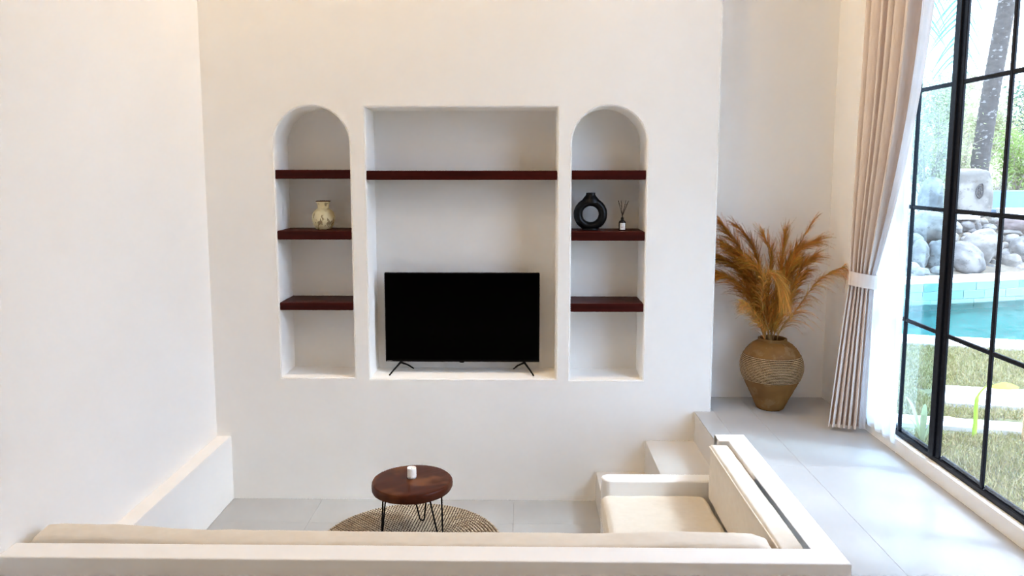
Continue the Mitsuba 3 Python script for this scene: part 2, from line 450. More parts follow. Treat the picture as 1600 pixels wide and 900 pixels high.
xs = [1.955, 1.405, 0.805, 0.205, -0.395, -0.995, -1.595, XL]
ys = [0.31, -0.86, -2.06, -3.26, -4.46, -5.66, -6.86, BACK]
for a in range(len(xs) - 1):
    for b in range(len(ys) - 1):
        x1, x0, y1, y0 = xs[a], xs[a + 1], ys[b], ys[b + 1]
        if x0 >= 1.40: tile_piece('floor', x0, x1, y0, y1, 0)
        elif a == 1:                         # the strip beside the pit and the stairs
            if b == 0:
                tile_piece('floor', 1.168, x1, y0, y1, 0); tile_piece('floor', 1.049, 1.168, -0.634, y1, 0)
            elif b == 1: tile_piece('floor', 1.168, x1, y0, y1, 0)
            else: tile_piece('floor', x0, x1, y0, y1, 0)
        elif y0 < -2.06: tile_piece('floor', x0, x1, y0, min(y1, -1.972), 0)

struct('pit_floor', box(XL, 1.2, -1.98, 0.0, PIT - 0.12, PIT - 0.004), 'm_grout', 'sunken floor of pale grey tiles')
for x0, x1 in ((-1.82, -1.26), (-1.26, -0.06), (-0.06, 1.04)):
    for y0, y1 in ((-0.32, 0.0), (-0.92, -0.32), (-1.52, -0.92), (-1.86, -1.52)):
        tile_piece('pit_floor', x0, x1, y0, y1, PIT)

# parapet round the pit, left ledge
ring = [(XL, -1.971), (1.167, -1.971), (1.167, -0.636), (1.01, -0.636), (1.01, -0.735), (1.060, -0.735), (1.060, -1.862), (XL, -1.862)]
struct('parapet', prism(ring, PIT, HP, 0.006), 'm_paint', 'low white parapet round the sunken seat', smooth=35)
struct('ledge', prism([(XL, -1.66), (-1.822, -1.66), (-1.822, 0.0), (XL, 0.0)], PIT, -0.170, 0.005), 'm_plaster', 'low plaster ledge along the left wall', smooth=35)

# stairs
st = thing('stairs', 'three pale tiled steps climbing from the sunken floor to the upper floor', 'stairs')
for x0, x1, z in ((0.449, 0.752, -0.388), (0.75, 1.052, -0.185)):
    part(st, 'step', bbox(x0, x1, -0.634, 0.0, PIT, z, 0.003), 'm_step')
part(st, 'step', bbox(1.049, 1.14, -0.634, -0.001, PIT, -0.006, 0.002), 'm_step')

# built-in bench
be = thing('bench', 'white built-in masonry bench under the cushions of the sunken seat', 'bench')
part(be, 'base', box(0.44, 1.06, -1.862, -0.70, PIT, -0.365), 'm_paint')
part(be, 'base', box(XL + 0.004, 0.44, -1.862, -1.28, PIT, -0.365), 'm_paint')
a = np.linspace(math.pi / 2, 1.5 * math.pi, 13)
er = np.vstack([[[1.009, -0.70], [1.009, -0.606]], np.c_[0.46 + 0.047 * np.cos(a), -0.653 + 0.047 * np.sin(a)]])
part(be, 'end_wall', prism(er, PIT, -0.150, 0.012), 'm_paint', smooth=35)

# ------------------------------------------------------------------ window
def window_column(y0, y1): pass


w = 'window_1'
labels[w] = {'kind': 'structure', 'label': 'tall black steel framed window of many panes on the right'}
fb = lambda nm, x0, x1, y0, y1, z0, z1: part(w, nm, bbox(x0, x1, y0, y1, z0, z1, 0.003), 'm_frame')
HB = [0.697, 1.285, 1.872, 2.46, 3.047, 3.634]
fb('bottom_rail', XW, XW + 0.034, YE, YO, 0.072, 0.098)
fb('top_rail', XW, XW + 0.034, YE, YO, WT, WT + 0.04)
fb('stile', XW + 0.002, XW + 0.022, YO - 0.03, YO, 0.098, WT)
cols = [(-0.60, YO - 0.03, True)]         # (near edge, far edge, tinted)
fb('stile', XW + 0.002, XW + 0.020, -0.617, -0.602, 0.098, WT)
cols.append((-0.928, -0.617, True))
y = -0.928
for bay in range(1):
    fb('mullion', XW - 0.008, XW + 0.016, y - 0.046, y, 0.098, WT)
    fb('stile', XW + 0.002, XW + 0.016, y - 0.080, y - 0.050, 0.098, WT)
    y -= 0.080
    cols.append((y - 0.325, y, False))
    fb('glazing_bar', XW + 0.004, XW + 0.017, y - 0.346, y - 0.325, 0.098, WT)
    cols.append((y - 0.67, y - 0.346, False))
    y -= 0.67
fb('mullion', XW - 0.008, XW + 0.016, y - 0.046, y, 0.098, WT)
fb('stile', XW + 0.002, XW + 0.016, y - 0.080, y - 0.050, 0.098, WT)
cols.append((YE + 0.03, y - 0.080, False))
fb('stile', XW + 0.002, XW + 0.022, YE, YE + 0.03, 0.098, WT)
zs = [0.098] + HB + [WT]
for (y0, y1, tint) in cols:
    for z in HB:
        fb('glazing_bar', XW + 0.004, XW + 0.018, y0 - 0.002, y1 + 0.002, z - 0.010, z + 0.010)
    fb('glazing_bead', XW + 0.014, XW + 0.026, y0, y1, 0.098, 0.116)
    for k in range(len(zs) - 1):
        q = np.array([[[XW + 0.012, y0 - 0.003, zs[k]], [XW + 0.012, y1 + 0.003, zs[k]]], [[XW + 0.012, y0 - 0.003, zs[k + 1]], [XW + 0.012, y1 + 0.003, zs[k + 1]]]])
        part(w, 'pane', grid_mesh(q), 'm_glass_blue' if tint else 'm_glass')

# ------------------------------------------------------------------ ceiling lamps (above the frame)
for xx, yy in ((-1.40, -0.62), (-0.37, -0.62), (0.66, -0.62), (-0.2, -3.7), (0.2, -5.6)):
    k = thing('ceiling_lamp', 'round recessed warm downlight in the wooden ceiling', 'lamp', 'recessed ceiling lamps')
    part(k, 'trim', lathe([(0.055, 4.5990), (0.075, 4.5990), (0.075, 4.5930), (0.066, 4.5890), (0.055, 4.5930), (0.055, 4.5990)], 32).apply_translation((xx, yy, 0)), 'm_paint', smooth=40)
    d = trimesh.creation.cylinder(0.054, 0.003, sections=32); d.apply_translation((xx, yy, 4.5965))
    part(k, 'lens', {**mikit.ply(d, 'm_paint'), 'emitter': {'type': 'area', 'radiance': rgb(*LAMP)}}, None)

# ------------------------------------------------------------------ shelves
def shelf(n, z, zb, label):
    single('shelf', bbox(n[0] + 0.0005, n[1] - 0.0005, 0.002, ND - 0.001, zb, z, 0.003), 'm_shelf_wood', label, 'shelf')


shelf(NL, 1.476, 1.422, 'dark red wooden shelf at the foot of the left arch')
shelf(NL, 1.110, 1.057, 'dark red wooden shelf carrying the small cream vase')
shelf(NL, 0.672, 0.624, 'empty dark red wooden shelf, lowest of the three in the left arched niche')
shelf(NT, 1.470, 1.416, 'long dark red wooden shelf spanning the middle niche above the television')
shelf(NR, 1.472, 1.417, 'dark red wooden shelf at the foot of the right arch')
shelf(NR, 1.107, 1.053, 'dark red wooden shelf carrying the black ring vase and the reed bottle')
shelf(NR, 0.671, 0.619, 'empty glossy dark red wooden shelf, lowest of the three in the right arched niche')

# small cream vase
k = thing('vase', 'small cream glazed bottle vase with brown specks on the left niche shelf', 'vase')
pr = [(0.0, 0), (0.040, 0), (0.046, 0.004), (0.060, 0.025), (0.068, 0.055), (0.069, 0.075), (0.064, 0.100), (0.050, 0.119), (0.038, 0.127), (0.034, 0.132), (0.035, 0.150), (0.040, 0.166), (0.045, 0.173), (0.041, 0.174), (0.034, 0.160), (0.030, 0.130), (0, 0.128)]
kb = part(k, 'body', lathe(pr, 48).apply_translation((-1.240, 0.130, 1.110)), 'm_cream_glaze', smooth=50)
part(kb, 'rim', tube(np.c_[0.043 * np.cos(np.linspace(0, 6.2832, 40)[:-1]) - 1.24, 0.043 * np.sin(np.linspace(0, 6.2832, 40)[:-1]) + 0.13, np.full(39, 1.110 + 0.174)], 0.0026, 8, True), 'm_rim_brown', smooth=True, label='thin dark brown rim')

# black ring vase
def ring_vase():
    R, r = 0.0765, 0.0268
    n, m_ = 72, 28
    A, B = np.meshgrid(np.linspace(0, 2 * math.pi, n, endpoint=False), np.linspace(0, 2 * math.pi, m_, endpoint=False), indexing='ij')
    x = (R + r * np.cos(B)) * np.cos(A); z = (R + r * np.cos(B)) * np.sin(A) * 0.98; y = r * 1.15 * np.sin(B)
    z = np.maximum(z, -0.0955)
    v = np.stack([x, y, z], -1).reshape(-1, 3)
    i, j = np.meshgrid(np.arange(n), np.arange(m_), indexing='ij'); i, j = i.ravel(), j.ravel()
    i2, j2 = (i + 1) % n, (j + 1) % m_
    f = np.vstack([np.stack([i * m_ + j, i2 * m_ + j, i2 * m_ + j2], 1), np.stack([i * m_ + j, i2 * m_ + j2, i * m_ + j2], 1)])
    t = trimesh.Trimesh(v, f, process=False)
    neck = lathe([(0.0, 0.070), (0.060, 0.070), (0.056, 0.082), (0.045, 0.098), (0.034, 0.110), (0.029, 0.120), (0.028, 0.130), (0.026, 0.1315), (0.020, 0.130), (0.019, 0.112), (0, 0.11)], 40)
    neck.vertices *= (1, 0.62, 1)
    foot = lathe([(0, -0.0985), (0.046, -0.0985), (0.048, -0.094), (0.045, -0.080), (0, -0.08)], 40); foot.vertices *= (1, 0.6, 1)
    return cat(t, neck, foot)
single('ring_vase', ring_vase().apply_translation((0.408, 0.130, 1.107 + 0.0985)), 'm_black_ceramic', 'black ceramic ring shaped vase with a round hole on the right niche shelf', 'vase', smooth=40)

# reed diffuser
k = thing('reed_diffuser', 'small dark bottle with a white label and four thin reeds beside the black ring vase', 'diffuser')
pr = [(0, 0), (0.020, 0), (0.0215, 0.003), (0.0215, 0.050), (0.019, 0.058), (0.009, 0.063), (0.0085, 0.078), (0.0095, 0.080), (0.007, 0.081), (0.006, 0.070), (0, 0.069)]
kb = part(k, 'bottle', lathe(pr, 32).apply_translation((0.600, 0.100, 1.107)), 'm_amber', smooth=40)
a = np.linspace(-2.45, -0.70, 14)
V = np.stack([np.c_[0.0219 * np.cos(a) + 0.600, 0.0219 * np.sin(a) + 0.100, np.full(14, 1.107 + z)] for z in (0.006, 0.047)], 0)
part(kb, 'paper_label', grid_mesh(V[:, ::1]), 'm_paper', label='white paper label')
for q in range(3):
    a = np.linspace(-1.95, -1.55 + 0.12 * (q == 1), 6)
    V = np.stack([np.c_[0.0223 * np.cos(a) + 0.600, 0.0223 * np.sin(a) + 0.100, np.full(6, 1.107 + z)] for z in (0.014 + 0.0045 * q, 0.0155 + 0.0045 * q)], 0)
    part(kb, 'print_line', grid_mesh(V), 'm_print')
for tx, tz, ty in ((-0.026, 0.182, 0.0), (-0.007, 0.184, 0.012), (0.020, 0.186, -0.004), (0.036, 0.180, 0.006)):
    part(k, 'reed', tube([(0.600 - tx * 0.2, 0.1, 1.107 + 0.070), (0.600 + tx, 0.1 + ty, 1.107 + tz)], 0.0021, 6), 'm_reed')

# ------------------------------------------------------------------ television
tv = thing('television', 'black flat television on two splayed feet in the middle niche', 'television')
TX0, TX1, TZ0, TZ1, TY = -0.872, 0.098, 0.272, 0.838, 0.135
kb = part(tv, 'housing', bbox(TX0, TX1, TY, TY + 0.028, TZ0, TZ1, 0.003), 'm_bezel')
part(tv, 'back_cover', bbox(TX0 + 0.12, TX1 - 0.12, TY + 0.027, TY + 0.062, TZ0 + 0.02, TZ0 + 0.36, 0.012), 'm_bezel')
part(tv, 'screen', box(TX0 + 0.006, TX1 - 0.006, TY - 0.0012, TY + 0.004, TZ0 + 0.013, TZ1 - 0.006), 'm_screen')
part(tv, 'bottom_strip', box(TX0 + 0.002, TX1 - 0.002, TY - 0.002, TY + 0.004, TZ0 + 0.001, TZ0 + 0.010), 'm_bezel')
part(kb, 'sensor', bbox(-0.405, -0.378, TY - 0.002, TY + 0.012, TZ0 - 0.006, TZ0 + 0.001, 0.002), 'm_bezel')
part(kb, 'maker_mark', box(TX0 + 0.010, TX0 + 0.042, TY - 0.0026, TY - 0.0015, TZ0 + 0.0035, TZ0 + 0.0068), 'm_silver', label='tiny pale maker mark')
for s, cx in ((-1, -0.775), (1, 0.000)):
    def leg(x1, y1):
        p = np.array([[cx + s * -0.005, TY + 0.016, TZ0 + 0.012], [cx + s * 0.004, TY + 0.014, TZ0 - 0.006], [cx + (x1 - cx) * 0.55, TY + 0.014 + (y1 - TY - 0.014) * 0.55, 0.2 + 0.036], [x1, y1, 0.2045]])
        return tube(catmull(p, 14), np.linspace(0.0085, 0.0045, 14), 8)
    part(tv, 'foot', leg(cx + s * 0.062, 0.060), 'm_black_metal', smooth=40)
    part(tv, 'foot', leg(cx - s * 0.065, 0.225), 'm_black_metal', smooth=40)

# ------------------------------------------------------------------ clay vase and dried plumes
VX, VY = 1.536, 0.085
k = thing('clay_vase', 'big brown clay vase with a grooved belly standing in the recess by the curtain', 'vase')
prof = [(0.0, 0.0), (0.074, 0.0), (0.082, 0.006), (0.092, 0.025), (0.112, 0.070), (0.134, 0.115), (0.155, 0.158), (0.1685, 0.19)]
part(k, 'foot', lathe(prof, 72), 'm_clay', smooth=40)
scene[k + '__foot']['to_world'] = T().translate([VX, VY, 0])
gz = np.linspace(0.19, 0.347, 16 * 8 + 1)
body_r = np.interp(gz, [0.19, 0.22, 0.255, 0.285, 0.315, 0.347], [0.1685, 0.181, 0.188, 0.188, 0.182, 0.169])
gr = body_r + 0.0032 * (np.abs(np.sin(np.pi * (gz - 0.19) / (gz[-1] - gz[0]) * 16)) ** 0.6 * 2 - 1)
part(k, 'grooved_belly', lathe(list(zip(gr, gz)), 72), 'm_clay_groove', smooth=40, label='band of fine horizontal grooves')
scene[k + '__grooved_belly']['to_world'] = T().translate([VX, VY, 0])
prof = [(0.169, 0.347), (0.159, 0.365), (0.143, 0.386), (0.120, 0.408), (0.100, 0.420), (0.086, 0.425), (0.0835, 0.429), (0.0865, 0.436), (0.0865, 0.443), (0.081, 0.446), (0.073, 0.443), (0.070, 0.42), (0.10, 0.36), (0.10, 0.2), (0, 0.12)]
part(k, 'shoulder', lathe(prof, 72), 'm_clay', smooth=40)
scene[k + '__shoulder']['to_world'] = T().translate([VX, VY, 0])

prng = np.random.default_rng(11)
PX = lambda x, y, Y: np.array([(x - 819.0) / 1188.0 * (Y + 4.55), Y, 1.473 - (y - 266) / 1188.0 * (Y + 4.55)])


def plume(px_pts, yoff, kind, n_str, spread, length, droop, t0, label, group=None, w=0.0036):
    n_str, spread, length, droop = int(n_str * 1.35), spread * 1.0, length * 1.2, droop * 0.9
    t0 -= 0.17
    """px_pts: stem points as offsets (metres) in x and z from the vase mouth; the head begins at t0 along the stem"""
    pts = [np.array([VX + (0.30 * px_pts[0][0]), VY + yoff * 0.15, 0.20])]
    for q, (x, z) in enumerate(px_pts):
        f = (q + 1) / len(px_pts)
        pts.append(np.array([VX + x, VY + yoff * f, 0.44 + z]))
    path = catmull(pts, 60)
    path[:, 0] = np.clip(path[:, 0], 1.165, 1.925); path[:, 1] = np.minimum(path[:, 1], 0.29)
    k = thing('dried_plume', label, 'dried grass', group)
    part(k, 'stem', tube(path, np.linspace(0.0028, 0.0009, 60), 6), 'm_stem', smooth=True)
    tt = t0 + (1 - t0) * prng.random(n_str) ** 0.85
    idx = tt * 59
    i = np.minimum(idx.astype(int), 58)
    root = path[i] + (path[i + 1] - path[i]) * (idx - i)[:, None]
    tan = np.gradient(path, axis=0)[i]; tan /= np.linalg.norm(tan, axis=1, keepdims=True)
    rnd = prng.normal(size=(n_str, 3)); rnd -= tan * (rnd * tan).sum(1, keepdims=True); rnd /= np.linalg.norm(rnd, axis=1, keepdims=True)
    d = tan + rnd * spread * (0.3 + 0.9 * prng.random((n_str, 1)))
    d /= np.linalg.norm(d, axis=1, keepdims=True)
    L = length * (0.45 + 0.75 * prng.random(n_str)) * (1.1 - 0.55 * (tt - t0) / (1 - t0))
    s = np.linspace(0, 1, 6)
    P = root[:, None] + d[:, None] * (L[:, None] * s[None])[..., None]
    P[..., 2] -= droop * (L[:, None] * s[None] ** 2)
    P = P + prng.normal(size=(n_str, 1, 3)) * 0.006 * (s ** 2)[None, :, None]
    P[..., 1] = np.minimum(P[..., 1], 0.302)
    P[..., 0] = np.maximum(P[..., 0], 1.154)
    P[..., 0] = np.minimum(P[..., 0], 1.94)
    tone = np.array(PL[kind]) * (0.55 + 0.75 * prng.random((n_str, 1)) ** 1.3) * (1 + 0.12 * prng.normal(size=(n_str, 3)))
    part(k, 'plume_head', ribbons(P, w, w * 0.3, prng), 'm_plume', color=np.repeat(np.clip(tone, 0.005, 0.9), 12, axis=0))


G = None
ZX = lambda x, y: ((1110 + x / 4.5 - 1209.0) / 256.0, (526 - (330 + y / 4.5)) / 256.0)   # crop pixel -> offset in metres
LB = 'dried golden pampas plume standing in the big clay vase'
def PLm(pts, *a, **kw): plume([ZX(*p) for p in pts], *a, **kw)
PLm([(385, 850), (330, 560), (190, 240), (55, 60)], 0.02, 0, 330, 0.55, 0.20, 0.30, 0.42, 'tall dried plume reaching furthest up to the left, its tip at the wall corner')
PLm([(380, 850), (310, 600), (210, 400), (60, 300)], 0.06, 0, 330, 0.5, 0.21, 0.35, 0.42, 'dried plume spreading left, second below the topmost left one')
PLm([(390, 850), (340, 600), (230, 330), (60, 195)], -0.04, 0, 330, 0.5, 0.20, 0.35, 0.42, 'broad brown dried plume fanning out to the left in front')
PLm([(395, 850), (370, 520), (310, 240), (200, 95)], 0.08, 0, 260, 0.4, 0.17, 0.25, 0.42, 'dark thin tipped dried plume leaning a little left of the middle')
PLm([(400, 850), (410, 560), (425, 300), (372, 155)], 0.04, 1, 240, 0.35, 0.16, 0.20, 0.45, 'slim dried plume left of the upright one, tip bent left')
PLm([(430, 850), (470, 560), (490, 320), (505, 135)], 0.00, 1, 280, 0.35, 0.17, 0.15, 0.42, 'upright dried plume standing in the middle of the vase')
PLm([(440, 850), (510, 560), (570, 290), (735, 178)], 0.02, 1, 320, 0.45, 0.18, 0.35, 0.42, 'golden dried plume bending over to the right at its top')
PLm([(450, 850), (530, 600), (610, 380), (690, 290)], -0.05, 1, 320, 0.5, 0.17, 0.4, 0.40, 'golden dried plume right of the middle with strands hanging right')
PLm([(445, 850), (545, 520), (640, 220), (745, 32)], 0.09, 1, 110, 0.3, 0.12, 0.25, 0.45, 'thin dried plume whose single curved tip rises highest on the right')
PLm([(480, 855), (600, 660), (730, 460), (885, 362)], -0.06, 2, 230, 0.6, 0.17, 0.75, 0.40, 'loose dried plume arching furthest to the right towards the curtain')
PLm([(410, 850), (340, 640), (335, 440), (375, 400), (425, 470), (445, 560)], -0.20, 2, 420, 0.6, 0.12, 0.7, 0.45, 'pale drooping dried plume hanging over at the front')
PLm([(370, 850), (320, 740), (240, 640), (185, 600)], -0.14, 2, 330, 0.7, 0.11, 0.5, 0.38, 'fluffy pale dried plume low on the left above the vase rim')
PLm([(420, 850), (460, 600), (540, 380), (600, 250)], 0.03, 0, 300, 0.4, 0.17, 0.25, 0.40, 'brown dried plume just right of the upright one')
PLm([(375, 850), (290, 620), (160, 470), (55, 420)], -0.02, 0, 330, 0.5, 0.19, 0.4, 0.42, 'brown dried plume stretching level to the left, lowest of the left fan')
PLm([(400, 850), (360, 620), (270, 420), (140, 260)], 0.10, 1, 300, 0.5, 0.19, 0.3, 0.42, 'dried plume behind the left fan, its tip below the topmost one')
PLm([(405, 850), (375, 620), (330, 430), (240, 300)], -0.08, 1, 300, 0.5, 0.18, 0.4, 0.42, 'golden dried plume in front of the left fan above the drooping one')
PLm([(450, 850), (510, 640), (560, 450), (640, 330)], 0.07, 0, 300, 0.5, 0.18, 0.3, 0.42, 'dark brown dried plume behind the golden right bunch')
PLm([(435, 850), (480, 640), (500, 450), (545, 330)], -0.06, 1, 280, 0.45, 0.16, 0.2, 0.42, 'upright golden dried plume in front of the middle')
PLm([(460, 860), (560, 640), (640, 480), (690, 400)], 0.05, 1, 200, 0.5, 0.15, 0.6, 0.40, 'short dried plume between the golden bunch and the arching one')

# ------------------------------------------------------------------ curtain
def curtain_sheet(u, z, ztop=2.93, zt_=0.88, zb=0.022):
    """points of the drape for u in 0..1 (wall side to window side) at heights z"""
    A, B, amp = [], [], []
    key = lambda a, b, f: np.array(a) + (np.array(b) - np.array(a)) * f
    for zz in z:
        if zz >= zt_:
            s = min(1, (zz - zt_) / (ztop - zt_)); f = 1 - (1 - min(s * 1.15, 1)) ** 2
            A.append(key((1.805, -0.36), (1.868, -0.33), f)); B.append(key((1.905, -0.43), (1.888, -0.93), f)); amp.append(0.024 + 0.024 * f)
        else:
            s = (zt_ - zz) / (zt_ - zb); f = s ** 0.9
            A.append(key((1.805, -0.36), (1.745, -0.30), f)); B.append(key((1.905, -0.43), (1.925, -0.37), f)); amp.append(0.020 + 0.010 * f)
    A, B, amp = np.array(A), np.array(B), np.array(amp)
    K = 7
    ph = 2 * math.pi * K * u
    wav = -np.cos(ph + 0.5 * np.sin(ph / 3.1))
    fade = np.where(u > 0.80, np.clip(1 - (u - 0.80) / 0.05, 0.06, 1), 1)
    P = A[:, None] + (B - A)[:, None] * u[None, :, None]
    t = (B - A) / np.linalg.norm(B - A, axis=1, keepdims=True)
    nrm = np.stack([-t[:, 1], t[:, 0]], 1)
    nz = meshkit.fbm(np.stack(np.broadcast_arrays(u[None] * 9, z[:, None] * 0.9, 0.0 * u[None]), -1), 3, 4) - 0.5
    off = (wav * fade)[None] * amp[:, None] + nz * 0.012
    P = P + nrm[:, None] * off[..., None]
    # folds overlap along the sheet
    P = P + t[:, None] * (np.linalg.norm(B - A, axis=1) / K / (2 * math.pi) * 0.85)[:, None, None] * (np.sin(2 * ph) * fade)[None, :, None]
    P[..., 0] = np.minimum(P[..., 0], 1.932)
    return np.concatenate([P, np.broadcast_to(z[:, None, None], P.shape[:2] + (1,))], -1)


k = thing('curtain', 'beige pleated curtain tied back beside the tall window', 'curtain')
u = np.linspace(0, 1, 640)
zc = np.r_[np.linspace(0.022, 2.6, 100), np.linspace(2.65, 4.25, 20)]
part(k, 'drape', grid_mesh(curtain_sheet(u[u < 0.825], zc)), 'm_drape', smooth=True)
part(k, 'edge_panel', grid_mesh(curtain_sheet(u[u > 0.82], zc)), 'm_drape_backlit', smooth=True, label='smooth edge panel of the curtain, window backlight painted in as pale grey')
a = np.linspace(0, 2 * math.pi, 64)
V = np.stack([np.c_[1.857 + 0.074 * np.cos(a), -0.395 + 0.062 * np.sin(a), 0.875 + dz - 0.012 * np.cos(a) + 0.0 * a] for dz in (-0.038, -0.03, 0.03, 0.038)], 0)
V[0, :, :2] = (V[0, :, :2] - (1.857, -0.395)) * 0.985 + (1.857, -0.395); V[3, :, :2] = (V[3, :, :2] - (1.857, -0.395)) * 0.985 + (1.857, -0.395)
part(k, 'tieback', grid_mesh(V), 'm_drape', smooth=True, label='beige fabric tieback band')
us = np.linspace(0, 1, 160)
zs_ = np.linspace(0.045, 4.25, 55)
yy = -0.30 - 0.368 * us
V = np.stack([np.stack([1.946 + 0.006 * np.sin(us * 2 * math.pi * 4 + 0.4 * math.sin(z * 2)), yy, np.full(160, z)], -1) for z in zs_], 0)
single('sheer_curtain', grid_mesh(V), 'm_sheer', 'thin white sheer curtain hanging between the beige curtain and the window', 'curtain', smooth=True)
# ------------------------------------------------------------------ cushions
def piped(name, args, kw, pipe, label):
    k = thing(name, label, 'cushion')
    kb = part(k, 'cover', cushion(*args, **kw), 'm_fabric', smooth=True)
    for q in pipe:
        part(kb, 'piping', tube(catmull(q, 60), 0.0035, 6), 'm_piping', smooth=True)
    return k


piped('seat_cushion', (0.405, 0.957, -1.845, -0.703, -0.365, -0.222), dict(r=0.035, puff=(0.006, 0, 0.008), seed=3, wob=0.006), [], 'cream seat cushion on the right bench, half in shadow')
piped('seat_cushion', (-1.80, 0.400, -1.70, -1.24, -0.365, -0.222), dict(r=0.035, puff=(0, 0.006, 0.008), seed=5, wob=0.006), [], 'long cream seat cushion on the bench along the front parapet')
piped('back_cushion', (0.958, 1.054, -1.832, -0.742, -0.222, 0.068), dict(r=0.014, puff=(0.006, 0, 0.004), seed=8, wob=0.005),
      [[(0.956, -0.76, 0.060), (0.951, -1.05, 0.066), (0.951, -1.45, 0.064), (0.957, -1.82, 0.060)]], 'cream back cushion standing along the right arm of the parapet')
k = thing('back_cushion', 'very long cream back cushion lying along the front parapet', 'cushion')
m = cushion(-1.872, 0.945, -1.852, -1.712, -0.222, 0.068, r=0.030, puff=(0, 0.004, 0.008), seed=12, wob=0.008)
p = np.array(m.vertices)
up = np.clip((p[:, 2] + 0.1) / 0.17, 0, 1)
p[:, 2] += up * (0.030 * np.exp(-((p[:, 0] + 1.85) / 0.45) ** 2) + 0.010 * np.exp(-((p[:, 0] - 0.7) / 0.35) ** 2) - 0.012 * np.clip((p[:, 0] - 0.86) / 0.085, 0, 1) ** 2)
m.vertices = p
part(k, 'cover', m, 'm_fabric', smooth=True)

# ------------------------------------------------------------------ rug
RX, RY, RR = -0.625, -0.600, 0.515
rr = []
pitch_r = 0.0190
nr = int(RR / pitch_r)
for q in range(nr):
    r0 = pitch_r * (q + 0.5)
    n = max(24, int(2 * math.pi * r0 / 0.0065)); n -= n % 4
    a = np.linspace(0, 2 * math.pi, n, endpoint=False)
    seg = 0.5 + 0.5 * np.cos(np.arange(n) * math.pi / 2)
    rad = 0.0072 + 0.0016 * seg
    rr.append(tube(np.c_[RX + r0 * np.cos(a + 0.05 * q), RY + r0 * np.sin(a + 0.05 * q), np.full(n, PIT + 0.0088) + 0.0012 * seg], rad, 6, True))
k = thing('rug', 'round braided natural fibre rug on the sunken floor under the stool table', 'rug')
part(k, 'braid', cat(*rr), 'm_rope', kind='stuff')
part(k, 'backing', lathe([(0, PIT), (RR - 0.01, PIT), (RR - 0.008, PIT + 0.006), (0, PIT + 0.006)], 96).apply_translation((RX, RY, 0)), 'm_rope')

# ------------------------------------------------------------------ table
k = thing('side_table', 'round dark wooden side table on three black hairpin legs over the round rug', 'table')
TCX, TCY, TTOP = -0.616, -0.53, -0.222
RT = 0.2205
wob = lambda a: 1 + 0.010 * np.sin(2 * a + 0.6) + 0.006 * np.sin(5 * a + 1) + 0.004 * np.sin(9 * a)
prof = [(0, -0.054), (RT - 0.016, -0.054), (RT - 0.006, -0.050), (RT - 0.001, -0.040), (RT, -0.026), (RT - 0.001, -0.012), (RT - 0.006, -0.003), (RT - 0.014, 0.0), (RT * 0.5, 0.0), (0, 0.0)]
part(k, 'tabletop', lathe(prof, 96, wob).apply_translation((TCX, TCY, TTOP)), 'm_table_wood', smooth=35)
zr = PIT + 0.019
for ang, rt_, rf_ in ((83, 0.145, 0.200), (180, 0.150, 0.172), (330, 0.160, 0.196)):
    c, s = math.cos(math.radians(ang)), math.sin(math.radians(ang))
    rad, tan = np.array([c, s, 0]), np.array([-s, c, 0])
    ct = np.array([TCX, TCY, 0])
    top = ct + rad * rt_ + np.array([0, 0, TTOP - 0.053]); foot = ct + rad * rf_ + np.array([0, 0, zr + 0.004])
    a = np.linspace(math.pi, 2 * math.pi, 12)
    ub = [foot + tan * 0.014 * math.cos(q) + np.array([0, 0, 0.014 + 0.014 * math.sin(q)]) for q in a]
    path = np.vstack([np.linspace(top - tan * 0.054, ub[0], 14)[:-1], ub, np.linspace(ub[-1], top + tan * 0.054, 14)[1:]])
    kb = part(k, 'leg', tube(path, 0.0045, 8), 'm_black_metal', smooth=40)
    part(kb, 'mounting_plate', bbox(-0.062, 0.062, -0.02, 0.02, -0.003, 0.0, 0.0008).apply_transform(rotation_matrix(math.radians(ang) + math.pi / 2, (0, 0, 1))).apply_translation(ct + rad * (rt_ - 0.005) + np.array([0, 0, TTOP - 0.0535])), 'm_black_metal')

k = thing('candle', 'small white cup candle standing on the round wooden table', 'candle')
cl = (-0.620, -0.510, TTOP)
kb = part(k, 'cup', lathe([(0, 0), (0.021, 0), (0.0245, 0.003), (0.0255, 0.012), (0.0255, 0.057), (0.0245, 0.060), (0.0225, 0.059), (0.0222, 0.048), (0, 0.048)], 40).apply_translation(cl), 'm_white_ceramic', smooth=40)
kw_ = part(k, 'wax', lathe([(0, 0.044), (0.0221, 0.044), (0.0221, 0.0515), (0.012, 0.0505), (0, 0.0505)], 32).apply_translation(cl), 'm_wax', smooth=40)
part(kw_, 'wick', tube([(cl[0], cl[1], cl[2] + 0.049), (cl[0] + 0.001, cl[1], cl[2] + 0.058)], 0.001, 6), 'm_wick')
part(kb, 'base_band', lathe([(0.0248, 0.004), (0.0258, 0.005), (0.0258, 0.010), (0.0250, 0.011)], 40).apply_translation(cl), 'm_silver', smooth=40, label='dull grey band round the foot')

